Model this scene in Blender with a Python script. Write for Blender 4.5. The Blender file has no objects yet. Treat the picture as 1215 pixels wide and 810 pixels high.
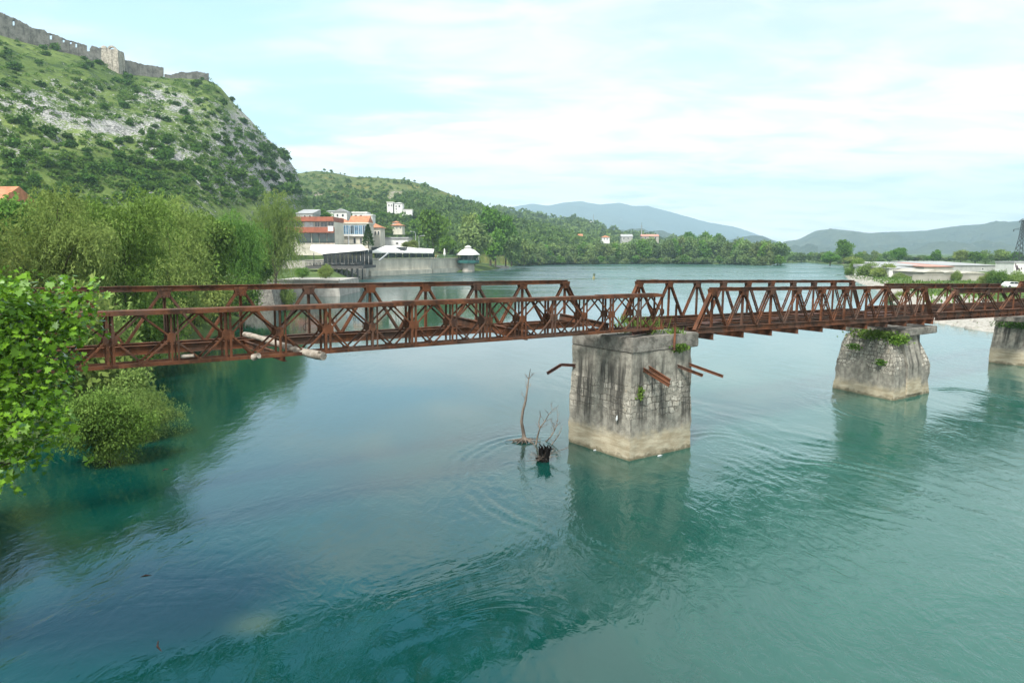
import bpy, math, random
import numpy as np
from mathutils import Vector, Matrix

SC = bpy.context.scene
COL = SC.collection
R = math.radians
rng = np.random.default_rng(7)
random.seed(7)

# ------------------------------------------------------------------ camera, sky, sun, exposure
H = 8.8                       # eye height above the river
F = 868.0                     # focal length in photo pixels (photo 1215 x 810)
CX, CY, HY = 607.5, 405.0, 299.0
TH = math.atan((CY - HY) / F)
CT, ST = math.cos(TH), math.sin(TH)
cam = bpy.data.cameras.new('camera')
cam.sensor_width = 36.0
cam.lens = 36.0 * F / 1215.0
cam.clip_start = 0.3
cam.clip_end = 60000
camo = bpy.data.objects.new('camera', cam)
COL.objects.link(camo)
camo.location = (0, 0, H)
camo.rotation_euler = (math.pi / 2 - TH, 0, 0)
SC.camera = camo

SUN_EL, SUN_AZ = 52.0, 205.0   # azimuth clockwise from +Y: behind the camera, a little left
W = bpy.data.worlds.new('World')
SC.world = W
W.use_nodes = True
W.cycles.sampling_method = 'MANUAL'
W.cycles.sample_map_resolution = 512


class NT:
    """small helper for wiring node trees"""
    def __init__(s, tree):
        s.t = tree
        tree.nodes.clear()

    def n(s, typ, ins=None, **kw):
        nd = s.t.nodes.new(typ)
        for k, v in kw.items():
            setattr(nd, k, v)
        if ins:
            for k, v in ins.items():
                sock = nd.inputs[k]
                if isinstance(v, bpy.types.NodeSocket):
                    s.t.links.new(v, sock)
                else:
                    sock.default_value = v
        return nd

    def math(s, op, a, b=0.0, c=0.0, clamp=False):
        nd = s.n('ShaderNodeMath', {0: a, 1: b, 2: c}, operation=op, use_clamp=clamp)
        return nd.outputs[0]

    def vmath(s, op, a, b=(0, 0, 0)):
        nd = s.n('ShaderNodeVectorMath', {0: a, 1: b}, operation=op)
        return nd.outputs[1] if op in ('DISTANCE', 'LENGTH', 'DOT_PRODUCT') else nd.outputs[0]

    def mix(s, fac, a, b, blend='MIX'):
        nd = s.n('ShaderNodeMix', None, data_type='RGBA', blend_type=blend)
        for i, v in ((0, fac), (6, a), (7, b)):
            if isinstance(v, bpy.types.NodeSocket):
                s.t.links.new(v, nd.inputs[i])
            else:
                nd.inputs[i].default_value = v if i == 0 else (v[0], v[1], v[2], 1)
        return nd.outputs[2]

    def ramp(s, fac, a, b, lo=0.0, hi=1.0):
        nd = s.n('ShaderNodeMapRange', {0: fac, 1: a, 2: b, 3: lo, 4: hi}, interpolation_type='SMOOTHSTEP')
        return nd.outputs[0]

    def noise(s, vec, scale, detail=4.0, rough=0.55, dist=0.0):
        nd = s.n('ShaderNodeTexNoise', {'Vector': vec, 'Scale': scale, 'Detail': detail, 'Roughness': rough, 'Distortion': dist})
        return nd.outputs[0]

    def mapping(s, vec, loc=(0, 0, 0), rot=(0, 0, 0), scale=(1, 1, 1)):
        return s.n('ShaderNodeMapping', {'Vector': vec, 'Location': loc, 'Rotation': rot, 'Scale': scale}).outputs[0]


def ray(x, y):
    """direction through a photo pixel, scaled so that its forward (+Y) part is 1"""
    r = np.array([x - CX, F * CT - (y - CY) * ST, -(F * ST + (y - CY) * CT)])
    return r / r[1]


def at(x, y, d):
    """point seen at a photo pixel, d metres ahead of the camera"""
    return np.array([0, 0, H]) + ray(x, y) * d


def onz(x, y, z=0.0):
    """point seen at a photo pixel on the level z"""
    r = ray(x, y)
    return np.array([0, 0, H]) + r * ((z - H) / r[2])


def col(px, d, py=310):
    """sideways position of a photo column, d metres ahead"""
    return ray(px, py)[0] * d


def row(x, y, z):
    """photo row of a world point"""
    t = math.atan2(z - H, y)
    return CY - F * math.tan(t + TH)


# sky: Nishita sky with a layer of broken high cloud on the sky directions
w = NT(W.node_tree)
tc = w.n('ShaderNodeTexCoord').outputs['Generated']
sky = w.n('ShaderNodeTexSky', sky_type='NISHITA', sun_disc=False, sun_elevation=R(SUN_EL), sun_rotation=R(SUN_AZ),
          altitude=10, air_density=1.0, dust_density=1.0, ozone_density=1.0)
sx = w.n('ShaderNodeSeparateXYZ', {0: tc})
den = w.math('ADD', w.math('MAXIMUM', sx.outputs[2], 0.0), 0.13)
cx_ = w.math('DIVIDE', sx.outputs[0], den)
cy_ = w.math('DIVIDE', sx.outputs[1], den)
cp = w.n('ShaderNodeCombineXYZ', {0: cx_, 1: cy_, 2: 0.0}).outputs[0]
big = w.noise(w.mapping(cp, (3.1, 0.4, 0), (0, 0, R(-14)), (0.55, 1.0, 1)), 1.35, 6.0, 0.55, 0.35)
fine = w.noise(w.mapping(cp, (0.7, 8.2, 0), (0, 0, R(-10)), (0.75, 1.25, 1)), 2.8, 7.0, 0.58, 0.5)


def gap(px, py, rad):
    v = Vector(ray(px, py)).normalized()
    dd = w.vmath('DISTANCE', tc, tuple(v))
    return w.ramp(dd, rad * 0.1, rad, 1.0, 0.0)


cl = w.math('ADD', w.math('MULTIPLY', big, 0.75), w.math('MULTIPLY', fine, 0.36))
g = w.math('MULTIPLY', gap(350, 30, 0.34), 0.25)
g = w.math('MAXIMUM', g, w.math('MULTIPLY', gap(170, 15, 0.13), 0.17))
g = w.math('MAXIMUM', w.math('MAXIMUM', g, w.math('MULTIPLY', gap(250, -130, 0.36), 0.24)), w.math('MULTIPLY', w.math('MAXIMUM', gap(120, -260, 0.5), gap(480, -170, 0.36)), 0.26))
g = w.math('MAXIMUM', g, w.math('MULTIPLY', gap(1000, 150, 0.16), 0.06))
g = w.math('MAXIMUM', g, w.math('MULTIPLY', gap(780, 190, 0.10), 0.08))
cl = w.math('SUBTRACT', cl, g)
cover = w.ramp(cl, 0.24, 0.52)
cover = w.math('MAXIMUM', cover, w.ramp(sx.outputs[2], 0.02, 0.16, 0.85, 0.0))
shade = w.ramp(w.math('ADD', w.math('MULTIPLY', fine, 0.55), w.math('MULTIPLY', big, 0.45)), 0.36, 0.60)
cloud = w.mix(shade, (3.75, 4.3, 4.55), (5.5, 5.75, 5.75))
warm = w.math('MULTIPLY', w.ramp(sx.outputs[2], 0.0, 0.28, 1.0, 0.0), w.ramp(fine, 0.30, 0.62, 0.55, 1.0))
cloud = w.mix(warm, cloud, (12.6, 12.5, 12.1))
blue = w.mix(1.0, sky.outputs[0], w.mix(w.ramp(sx.outputs[2], 0.28, 0.48), (0.95, 1.36, 1.55), (0.36, 1.10, 1.30)), 'MULTIPLY')
blue = w.mix(w.ramp(sx.outputs[2], 0.22, 0.42, 0.55, 0.0), blue, (4.3, 5.3, 5.8))
skyc = w.mix(cover, blue, cloud)
bg = w.n('ShaderNodeBackground', {'Color': skyc, 'Strength': 0.105})
w.n('ShaderNodeOutputWorld', {'Surface': bg.outputs[0]})

sun = bpy.data.lights.new('sun', 'SUN')
sun.energy = 3.3
sun.angle = R(14)
sun.color = (1.0, 0.96, 0.9)
suno = bpy.data.objects.new('sun', sun)
COL.objects.link(suno)
sd = Vector((math.sin(R(SUN_AZ)) * math.cos(R(SUN_EL)), math.cos(R(SUN_AZ)) * math.cos(R(SUN_EL)), math.sin(R(SUN_EL))))
suno.rotation_euler = sd.to_track_quat('Z', 'Y').to_euler()
suno.location = (0, -20, 60)

SC.view_settings.view_transform = 'Standard'
SC.view_settings.look = 'None'
SC.view_settings.gamma = 1.0
SC.view_settings.exposure = 1.14
SC.view_settings.use_curve_mapping = False
SC.render.engine = 'CYCLES'
SC.cycles.use_denoising = True
SC.cycles.max_bounces = 6
SC.cycles.diffuse_bounces = 2
SC.cycles.glossy_bounces = 3
SC.cycles.transmission_bounces = 3
SC.cycles.transparent_max_bounces = 8
SC.cycles.volume_bounces = 0
SC.cycles.sample_clamp_indirect = 6.0

# ------------------------------------------------------------------ helpers
def tag(o, label=None, cat=None, group=None, kind=None):
    if label:
        o['label'] = label
    if cat:
        o['category'] = cat
    if group:
        o['group'] = group
    if kind:
        o['kind'] = kind
    return o


def empty(name, loc=(0, 0, 0), rz=0.0):
    o = bpy.data.objects.new(name, None)
    o.empty_display_size = 0.3
    COL.objects.link(o)
    o.location = loc
    o.rotation_euler = (0, 0, rz)
    return o


def thing(name, label, cat, loc=(0, 0, 0), rz=0.0, group=None):
    return tag(empty(name, loc, rz), label, cat, group)


def link(name, me, mat, parent=None, loc=None):
    o = bpy.data.objects.new(name, me)
    COL.objects.link(o)
    if mat is not None and not me.materials:
        for m_ in (mat if isinstance(mat, (list, tuple)) else [mat]):
            me.materials.append(m_)
    if parent is not None:
        o.parent = parent
    if loc is not None:
        o.location = loc
    return o


def kids(o):
    return [c for c in o.children]


def copy_tree(o, parent=None):
    c = o.copy()
    COL.objects.link(c)
    c.parent = parent
    for ch in kids(o):
        copy_tree(ch, c)
    return c


def np_mesh(name, V, Fq, smooth=False, attrs=None, uv=None):
    """mesh from numpy arrays; Fq is (n,k) with one k for all faces"""
    V = np.asarray(V, dtype=np.float32)
    Fq = np.asarray(Fq, dtype=np.int32)
    me = bpy.data.meshes.new(name)
    n, k = Fq.shape
    me.vertices.add(len(V))
    me.vertices.foreach_set('co', V.ravel())
    me.loops.add(n * k)
    me.loops.foreach_set('vertex_index', Fq.ravel())
    me.polygons.add(n)
    me.polygons.foreach_set('loop_start', np.arange(0, n * k, k, dtype=np.int32))
    me.polygons.foreach_set('loop_total', np.full(n, k, dtype=np.int32))
    if smooth:
        me.polygons.foreach_set('use_smooth', np.ones(n, dtype=bool))
    for an, arr in (attrs or {}).items():
        a = me.attributes.new(an, 'FLOAT', 'POINT')
        a.data.foreach_set('value', np.asarray(arr, dtype=np.float32))
    if uv is not None:
        l = me.uv_layers.new(name='UVMap')
        l.data.foreach_set('uv', np.asarray(uv, dtype=np.float32).ravel())
    me.update(calc_edges=True)
    me.validate()
    return me


class MB:
    """collects boxes, bars, prisms and tubes into one mesh"""
    def __init__(s):
        s.v = []
        s.f = []
        s.sm = []

    def add(s, vs, fs, smooth=False):
        o = len(s.v)
        s.v += [tuple(map(float, p)) for p in vs]
        s.f += [tuple(i + o for i in f) for f in fs]
        s.sm += [smooth] * len(fs)
        return s

    def box(s, c, d):
        x, y, z = c
        a, b, h = d[0] / 2, d[1] / 2, d[2] / 2
        vs = [(x - a, y - b, z - h), (x + a, y - b, z - h), (x + a, y + b, z - h), (x - a, y + b, z - h),
              (x - a, y - b, z + h), (x + a, y - b, z + h), (x + a, y + b, z + h), (x - a, y + b, z + h)]
        return s.add(vs, [(0, 3, 2, 1), (4, 5, 6, 7), (0, 1, 5, 4), (1, 2, 6, 5), (2, 3, 7, 6), (3, 0, 4, 7)])

    def bb(s, x0, x1, y0, y1, z0, z1):
        return s.box(((x0 + x1) / 2, (y0 + y1) / 2, (z0 + z1) / 2), (x1 - x0, y1 - y0, z1 - z0))

    def extrude(s, p0, p1, prof, up=(0, 0, 1)):
        """2-D outline prof (side, up) swept from p0 to p1"""
        p0, p1 = Vector(p0), Vector(p1)
        t = (p1 - p0).normalized()
        up = Vector(up)
        sd_ = t.cross(up)
        if sd_.length < 1e-4:
            sd_ = t.cross(Vector((1, 0, 0)))
        sd_.normalize()
        up = sd_.cross(t)
        n = len(prof)
        vs = [p0 + sd_ * a + up * b for a, b in prof] + [p1 + sd_ * a + up * b for a, b in prof]
        fs = [(i, (i + 1) % n, n + (i + 1) % n, n + i) for i in range(n)]
        fs += [tuple(range(n - 1, -1, -1)), tuple(range(n, 2 * n))]
        return s.add(vs, fs)

    def bar(s, p0, p1, w_, h_, up=(0, 0, 1)):
        a, b = w_ / 2, h_ / 2
        return s.extrude(p0, p1, [(-a, -b), (a, -b), (a, b), (-a, b)], up)

    def ibeam(s, p0, p1, w_, h_, t=0.02, up=(0, 0, 1)):
        a, b = w_ / 2, h_ / 2
        pr = [(-a, -b), (a, -b), (a, -b + t), (t / 2, -b + t), (t / 2, b - t), (a, b - t), (a, b), (-a, b), (-a, b - t),
              (-t / 2, b - t), (-t / 2, -b + t), (-a, -b + t)]
        return s.extrude(p0, p1, pr, up)

    def tube(s, pts, rad, n=8, smooth=True):
        pts = [Vector(p) for p in pts]
        m = len(pts)
        if not hasattr(rad, '__len__'):
            rad = [rad] * m
        vs = []
        ref = Vector((0.3, 0.2, 1)).normalized()
        for i, p in enumerate(pts):
            t = (pts[min(i + 1, m - 1)] - pts[max(i - 1, 0)]).normalized()
            a = t.cross(ref)
            if a.length < 0.05:
                a = t.cross(Vector((1, 0, 0)))
            a.normalize()
            b = t.cross(a)
            for k in range(n):
                q = 2 * math.pi * k / n
                vs.append(p + (a * math.cos(q) + b * math.sin(q)) * rad[i])
        fs = []
        for i in range(m - 1):
            for k in range(n):
                k2 = (k + 1) % n
                fs.append((i * n + k, i * n + k2, (i + 1) * n + k2, (i + 1) * n + k))
        s.add(vs, fs, smooth)
        o = len(s.v) - len(vs)
        s.f += [tuple(o + k for k in range(n)), tuple(o + (m - 1) * n + k for k in range(n - 1, -1, -1))]
        s.sm += [False, False]
        return s

    def lathe(s, c, prof, n=16, smooth=True):
        x, y, z = c
        vs = []
        for r_, h_ in prof:
            for k in range(n):
                q = 2 * math.pi * k / n
                vs.append((x + r_ * math.cos(q), y + r_ * math.sin(q), z + h_))
        fs = []
        for i in range(len(prof) - 1):
            for k in range(n):
                k2 = (k + 1) % n
                fs.append((i * n + k, i * n + k2, (i + 1) * n + k2, (i + 1) * n + k))
        fs += [tuple(range(n - 1, -1, -1)), tuple((len(prof) - 1) * n + k for k in range(n))]
        return s.add(vs, fs, smooth)

    def mesh(s, name):
        me = bpy.data.meshes.new(name)
        me.from_pydata(s.v, [], s.f)
        me.polygons.foreach_set('use_smooth', np.array(s.sm, dtype=bool))
        me.update()
        return me

    def build(s, name, mat, parent=None, loc=None):
        return link(name, s.mesh(name), mat, parent, loc)


# numpy value noise
def _h(ix, iy, seed):
    n = (ix.astype(np.int64) * 374761393 + iy.astype(np.int64) * 668265263 + seed * 1274126177) & 0x7fffffff
    n = ((n ^ (n >> 13)) * 1274126177) & 0x7fffffff
    n = n ^ (n >> 16)
    return (n & 0xffff) / 65535.0


def vnoise(x, y, seed=0):
    x = np.asarray(x, float)
    y = np.asarray(y, float)
    ix, iy = np.floor(x), np.floor(y)
    fx, fy = x - ix, y - iy
    fx = fx * fx * fx * (fx * (fx * 6 - 15) + 10)
    fy = fy * fy * fy * (fy * (fy * 6 - 15) + 10)
    ix = ix.astype(np.int64)
    iy = iy.astype(np.int64)
    a, b = _h(ix, iy, seed), _h(ix + 1, iy, seed)
    c, d = _h(ix, iy + 1, seed), _h(ix + 1, iy + 1, seed)
    return (a + (b - a) * fx) * (1 - fy) + (c + (d - c) * fx) * fy


def fbm(x, y, oct_=5, seed=0, gain=0.5):
    t, a, n = 0, 1.0, 0
    for i in range(oct_):
        t = t + a * (vnoise(np.asarray(x) * 2 ** i + 17.3 * i, np.asarray(y) * 2 ** i - 9.1 * i, seed + i) - 0.5)
        n += a
        a *= gain
    return t / n


def smooth(x, a, b):
    t = np.clip((np.asarray(x, float) - a) / (b - a), 0, 1)
    return t * t * (3 - 2 * t)

# ------------------------------------------------------------------ materials
MATS = {}


def mat_new(name):
    m = bpy.data.materials.new(name)
    m.use_nodes = True
    MATS[name] = m
    return m, NT(m.node_tree)


def out(t, sh, disp=None):
    t.n('ShaderNodeOutputMaterial', {'Surface': sh})


def princ(t, colr, rough=0.7, spec=0.3, normal=None, **kw):
    ins = {'Base Color': colr if isinstance(colr, bpy.types.NodeSocket) else (*colr[:3], 1), 'Roughness': rough,
           'Specular IOR Level': spec}
    if normal is not None:
        ins['Normal'] = normal
    ins.update(kw)
    return t.n('ShaderNodeBsdfPrincipled', ins).outputs[0]


def objco(t):
    return t.n('ShaderNodeTexCoord').outputs['Object']


def uvco(t):
    return t.n('ShaderNodeTexCoord').outputs['UV']


def geo_pos(t):
    return t.n('ShaderNodeNewGeometry').outputs['Position']


def bump(t, h, strength=0.5, dist=0.02, normal=None):
    ins = {'Height': h, 'Strength': strength, 'Distance': dist}
    if normal is not None:
        ins['Normal'] = normal
    return t.n('ShaderNodeBump', ins).outputs[0]


def plain(name, c, rough=0.75, var=0.25, scale=1.5, spec=0.25, c2=None):
    """painted or weathered plain surface with soft blotches"""
    m, t = mat_new(name)
    o = geo_pos(t)
    a = t.noise(o, scale, 5.0, 0.6)
    b = t.noise(t.mapping(o, (5, 3, 1), (0, 0, 0), (1, 1, 0.12)), scale * 3, 4.0, 0.6)
    f = t.math('ADD', t.math('MULTIPLY', a, 0.6), t.math('MULTIPLY', b, 0.4))
    dk = tuple(x * (1 - var) for x in c) if c2 is None else c2
    k = t.mix(t.ramp(f, 0.38, 0.62), dk, c)
    out(t, princ(t, k, rough, spec, bump(t, a, 0.2, 0.02)))
    return m


# rusted steel
m, t = mat_new('rust')
o = geo_pos(t)
n1 = t.noise(o, 1.3, 5.0, 0.65)
n2 = t.noise(o, 9.0, 5.0, 0.7)
n3 = t.noise(o, 38.0, 3.0, 0.6)
n4 = t.noise(o, 0.45, 2.0, 0.5)
c = t.mix(t.ramp(n1, 0.32, 0.66), (0.036, 0.0180, 0.010), (0.140, 0.053, 0.025))
c = t.mix(t.math('MULTIPLY', t.ramp(n2, 0.50, 0.72), 0.75), c, (0.185, 0.078, 0.034))
c = t.mix(t.math('MULTIPLY', t.ramp(n3, 0.55, 0.75), 0.6), c, (0.035, 0.018, 0.015))
c = t.mix(t.math('MULTIPLY', t.ramp(n4, 0.50, 0.62), 0.55), c, (0.075, 0.056, 0.046))
n5 = t.noise(t.mapping(o, (9, 4, 2), (0, 0, 0), (1, 1, 0.3)), 2.6, 4.0, 0.65)
c = t.mix(t.math('MULTIPLY', t.ramp(n5, 0.54, 0.66), 0.6), c, (0.020, 0.012, 0.010))
nz = t.n('ShaderNodeSeparateXYZ', {0: t.n('ShaderNodeNewGeometry').outputs['Normal']}).outputs[2]
# dust and lichen that settled on upward faces
c = t.mix(t.math('MULTIPLY', t.ramp(nz, 0.6, 0.95), t.ramp(n2, 0.42, 0.7, 0.05, 0.4)), c, (0.135, 0.092, 0.066))
out(t, princ(t, c, 0.82, 0.2, bump(t, n2, 0.5, 0.006)))
RUST = m

m, t = mat_new('dark_rust')
o = geo_pos(t)
n2 = t.noise(o, 7.0, 5.0, 0.7)
c = t.mix(t.ramp(n2, 0.35, 0.68), (0.030, 0.019, 0.016), (0.095, 0.040, 0.026))
out(t, princ(t, c, 0.85, 0.2, bump(t, n2, 0.5, 0.006)))
DRUST = m


def pier_material(name, stone_lo, stone_hi, tan_top, rows, seed, course, stone_amt=1.0, damp=1.0):
    """masonry pier: pale tide band, courses of pale stone, grey render above, dark runs of damp"""
    m, t = mat_new(name)
    u = uvco(t)
    su = t.n('ShaderNodeSeparateXYZ', {0: u})
    z = su.outputs[1]
    wob = t.noise(u, 0.9, 4.0, 0.6)
    wob2 = t.noise(t.mapping(u, (seed, 0, 0)), 3.0, 4.0, 0.6)
    zz = t.math('ADD', z, t.math('MULTIPLY', t.math('SUBTRACT', wob, 0.5), 1.1))
    zz2 = t.math('ADD', z, t.math('MULTIPLY', t.math('SUBTRACT', wob2, 0.5), 0.75))
    # stone courses, edges wobbled by noise
    off = t.n('ShaderNodeTexNoise', {'Vector': t.mapping(u, (seed * 3.1, 1, 0)), 'Scale': 2.1, 'Detail': 3.0}).outputs[1]
    uvw = t.vmath('ADD', u, t.vmath('SCALE', t.vmath('SUBTRACT', off, (0.5, 0.5, 0.5)), (0, 0, 0)))
    off2 = t.n('ShaderNodeVectorMath', {0: t.vmath('SUBTRACT', off, (0.5, 0.5, 0.5)), 3: 0.34}, operation='SCALE').outputs[0]
    uvw = t.vmath('ADD', u, off2)
    br = t.n('ShaderNodeTexBrick', {'Vector': uvw, 'Color1': (0, 0, 0, 1), 'Color2': (1, 1, 1, 1), 'Mortar': (0.5, 0.5, 0.5, 1), 'Scale': 1.0,
                                    'Mortar Size': 0.022, 'Mortar Smooth': 0.25, 'Bias': 0.0, 'Brick Width': course * 1.3,
                                    'Row Height': course}, offset=0.45, squash=0.75, squash_frequency=3)
    bright = br.outputs[0]
    mort = br.outputs[1]
    fine = t.noise(u, 14.0, 6.0, 0.65)
    mid = t.noise(u, 3.3, 6.0, 0.65)
    conc = t.mix(t.ramp(mid, 0.34, 0.66), (0.165, 0.155, 0.130), (0.300, 0.285, 0.240))
    conc = t.mix(t.math('MULTIPLY', t.ramp(fine, 0.5, 0.68), 0.35), conc, (0.38, 0.355, 0.30))
    stone = t.mix(bright, (0.25, 0.235, 0.195), (0.52, 0.49, 0.42))
    stone = t.mix(t.math('MULTIPLY', t.ramp(fine, 0.45, 0.7), 0.45), stone, (0.30, 0.27, 0.215))
    stone = t.mix(t.math('MULTIPLY', t.ramp(mid, 0.58, 0.70), 0.6), stone, (0.34, 0.255, 0.15))
    stone = t.mix(mort, stone, (0.12, 0.108, 0.088))
    # where the render has fallen off and stone shows
    lo = t.ramp(zz, stone_lo, stone_lo + 0.5)
    hi = t.ramp(zz, stone_hi - 0.25, stone_hi + 0.1, 1.0, 0.0)
    patch = t.ramp(t.math('ADD', wob, t.math('MULTIPLY', t.math('SUBTRACT', wob2, 0.5), 0.9)), 0.40, 0.50)
    sm = t.math('MULTIPLY', t.math('MULTIPLY', lo, hi), t.math('MULTIPLY', patch, stone_amt))
    c = t.mix(sm, conc, stone)
    # damp streaks running down
    st = t.noise(t.mapping(u, (seed * 1.7, 0, 0), (0, 0, 0), (1.0, 0.07, 1)), 2.3, 5.0, 0.6)
    stf = t.noise(t.mapping(u, (seed * 0.7, 4, 0), (0, 0, 0), (1.0, 0.05, 1)), 9.0, 3.0, 0.6)
    sk = t.math('MULTIPLY', t.ramp(st, 0.44, 0.60), t.ramp(stf, 0.3, 0.6, 0.45, 1.0))
    sk = t.math('MULTIPLY', sk, t.math('MULTIPLY', t.ramp(zz2, tan_top - 0.05, tan_top + 1.0), t.ramp(z, rows - 0.9, rows - 0.1, 1.0, 0.35)))
    c = t.mix(t.math('MULTIPLY', sk, 0.95 * damp), c, (0.045, 0.043, 0.038))
    # tide band
    tb = t.ramp(zz2, tan_top - 0.12, tan_top + 0.45, 1.0, 0.0)
    tan = t.mix(t.ramp(t.noise(t.mapping(u, (0, 0, 0), (0, 0, 0), (0.35, 1.6, 1)), 3.0, 5.0, 0.6), 0.35, 0.65), (0.29, 0.245, 0.165), (0.43, 0.385, 0.285))
    tan = t.mix(t.math('MULTIPLY', t.ramp(fine, 0.5, 0.7), 0.4), tan, (0.22, 0.19, 0.135))
    tan = t.mix(t.ramp(zz2, 0.02, 0.24, 0.75, 0.0), tan, (0.10, 0.088, 0.052))
    c = t.mix(tb, c, tan)
    h = t.math('ADD', t.math('MULTIPLY', t.math('MULTIPLY', t.math('SUBTRACT', 1.0, mort), sm), 1.0), t.math('MULTIPLY', fine, 0.6))
    h = t.math('ADD', h, t.math('MULTIPLY', mid, 0.6))
    out(t, princ(t, c, 0.9, 0.15, bump(t, h, 0.9, 0.03)))
    return m


PIER_A = pier_material('pier_masonry', 1.55, 3.35, 0.85, 4.6, 1.0, 0.29, 0.8)
PIER_B = pier_material('rubble_masonry', 1.35, 9.0, 0.5, 6.0, 4.0, 0.25, 1.0, 0.45)
PIER_C = pier_material('rendered_masonry', 9.0, 9.5, 0.95, 6.0, 7.0, 0.3, 0.0)

m, t = mat_new('cap_concrete')
o = geo_pos(t)
a = t.noise(o, 2.2, 6.0, 0.7)
b = t.noise(o, 15.0, 5.0, 0.7)
c = t.mix(t.ramp(a, 0.35, 0.65), (0.105, 0.098, 0.084), (0.25, 0.235, 0.205))
c = t.mix(t.math('MULTIPLY', t.ramp(b, 0.6, 0.72), 0.8), c, (0.42, 0.40, 0.36))
c = t.mix(t.math('MULTIPLY', t.ramp(b, 0.42, 0.3), 0.7), c, (0.05, 0.048, 0.04))
out(t, princ(t, c, 0.92, 0.15, bump(t, t.math('ADD', a, b), 0.8, 0.03)))
CAPC = m

# vegetation
def leaf_mat(name, dark, light, trans=0.3, hv=0.03, vv=0.35, gloss=0.0):
    m, t = mat_new(name)
    at_ = t.n('ShaderNodeAttribute', attribute_name='tint').outputs[2]
    rnd = t.n('ShaderNodeObjectInfo').outputs['Random']
    c = t.mix(at_, dark, light)
    hs = t.n('ShaderNodeHueSaturation', {'Color': c, 'Hue': t.math('ADD', 0.5 - hv / 2, t.math('MULTIPLY', rnd, hv)),
                                         'Value': t.math('ADD', 1 - vv / 2, t.math('MULTIPLY', t.math('FRACT', t.math('MULTIPLY', rnd, 7.31)), vv))}).outputs[0]
    d = t.n('ShaderNodeBsdfDiffuse', {'Color': hs}).outputs[0]
    tr = t.n('ShaderNodeBsdfTranslucent', {'Color': hs}).outputs[0]
    sh = t.n('ShaderNodeMixShader', {0: trans, 1: d, 2: tr}).outputs[0]
    if gloss:
        gl = t.n('ShaderNodeBsdfGlossy', {'Color': (0.9, 0.95, 1, 1), 'Roughness': 0.35}).outputs[0]
        fr = t.n('ShaderNodeFresnel', {'IOR': 1.4}).outputs[0]
        sh = t.n('ShaderNodeMixShader', {0: t.math('MULTIPLY', fr, gloss), 1: sh, 2: gl}).outputs[0]
    out(t, sh)
    return m


L_MAPLE = leaf_mat('maple_leaves', (0.036, 0.120, 0.006), (0.215, 0.385, 0.024), 0.34, 0.01, 0.1, 0.5)
L_WILLOW = leaf_mat('willow_leaves', (0.105, 0.165, 0.036), (0.290, 0.370, 0.110), 0.35, 0.03, 0.3)
L_BUSH = leaf_mat('bush_leaves', (0.060, 0.130, 0.022), (0.180, 0.290, 0.066), 0.3, 0.03, 0.35)
L_DARK = leaf_mat('dark_leaves', (0.036, 0.092, 0.018), (0.110, 0.205, 0.042), 0.25, 0.02, 0.3)
L_BANK = leaf_mat('bank_leaves', (0.095, 0.155, 0.048), (0.230, 0.320, 0.115), 0.3, 0.04, 0.45)
L_WOOD = leaf_mat('wood_leaves', (0.066, 0.125, 0.030), (0.165, 0.245, 0.068), 0.25, 0.02, 0.2)
L_CON = leaf_mat('conifer_leaves', (0.035, 0.085, 0.022), (0.085, 0.160, 0.040), 0.15, 0.01, 0.1)
L_GRASS = leaf_mat('grass_leaves', (0.06, 0.12, 0.02), (0.17, 0.25, 0.06), 0.3, 0.02, 0.2)
L_DRY = leaf_mat('dry_twigs', (0.08, 0.06, 0.04), (0.16, 0.12, 0.08), 0.1, 0.02, 0.2)
m, t = mat_new('bark')
o = objco(t)
a = t.noise(t.mapping(o, (0, 0, 0), (0, 0, 0), (1, 1, 0.2)), 6.0, 5.0, 0.7)
out(t, princ(t, t.mix(t.ramp(a, 0.35, 0.65), (0.05, 0.038, 0.027), (0.17, 0.14, 0.105)), 0.9, 0.1, bump(t, a, 0.8, 0.02)))
BARK = m
m, t = mat_new('bleached_wood')
o = objco(t)
a = t.noise(t.mapping(o, (0, 0, 0), (0, 0, 0), (0.6, 6, 6)), 1.5, 5.0, 0.7)
b = t.noise(o, 3.0, 4.0, 0.6)
c = t.mix(t.ramp(a, 0.3, 0.65), (0.15, 0.125, 0.10), (0.36, 0.32, 0.27))
c = t.mix(t.math('MULTIPLY', t.ramp(b, 0.55, 0.68), 0.7), c, (0.13, 0.10, 0.075))
out(t, princ(t, c, 0.85, 0.15, bump(t, a, 0.6, 0.01)))
WOOD = m
m, t = mat_new('snag_wood')
o = objco(t)
a = t.noise(t.mapping(o, (0, 0, 0), (0, 0, 0), (1, 1, 0.2)), 5.0, 5.0, 0.7)
out(t, princ(t, t.mix(t.ramp(a, 0.35, 0.65), (0.075, 0.058, 0.045), (0.24, 0.20, 0.165)), 0.9, 0.1, bump(t, a, 0.8, 0.01)))
SNAG = m

# water -----------------------------------------------------------
m, t = mat_new('river_water')
p = geo_pos(t)
turb = t.n('ShaderNodeAttribute', attribute_name='turb').outputs[2]
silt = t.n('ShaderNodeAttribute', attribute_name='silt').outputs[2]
flow = t.mapping(p, (0, 0, 0), (0, 0, R(24)), (1, 0.42, 1))
sl = t.noise(flow, 0.055, 5.0, 0.62, 1.2)
sl2 = t.noise(t.mapping(p, (40, 3, 0), (0, 0, R(-30)), (1, 0.6, 1)), 0.16, 5.0, 0.6, 1.8)
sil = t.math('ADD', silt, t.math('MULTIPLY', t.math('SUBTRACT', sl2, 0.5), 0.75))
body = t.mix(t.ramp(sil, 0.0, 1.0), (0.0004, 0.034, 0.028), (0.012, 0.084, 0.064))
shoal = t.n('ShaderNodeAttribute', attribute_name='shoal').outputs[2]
body = t.mix(t.ramp(sil, 0.75, 1.5), body, (0.042, 0.106, 0.084))
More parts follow.
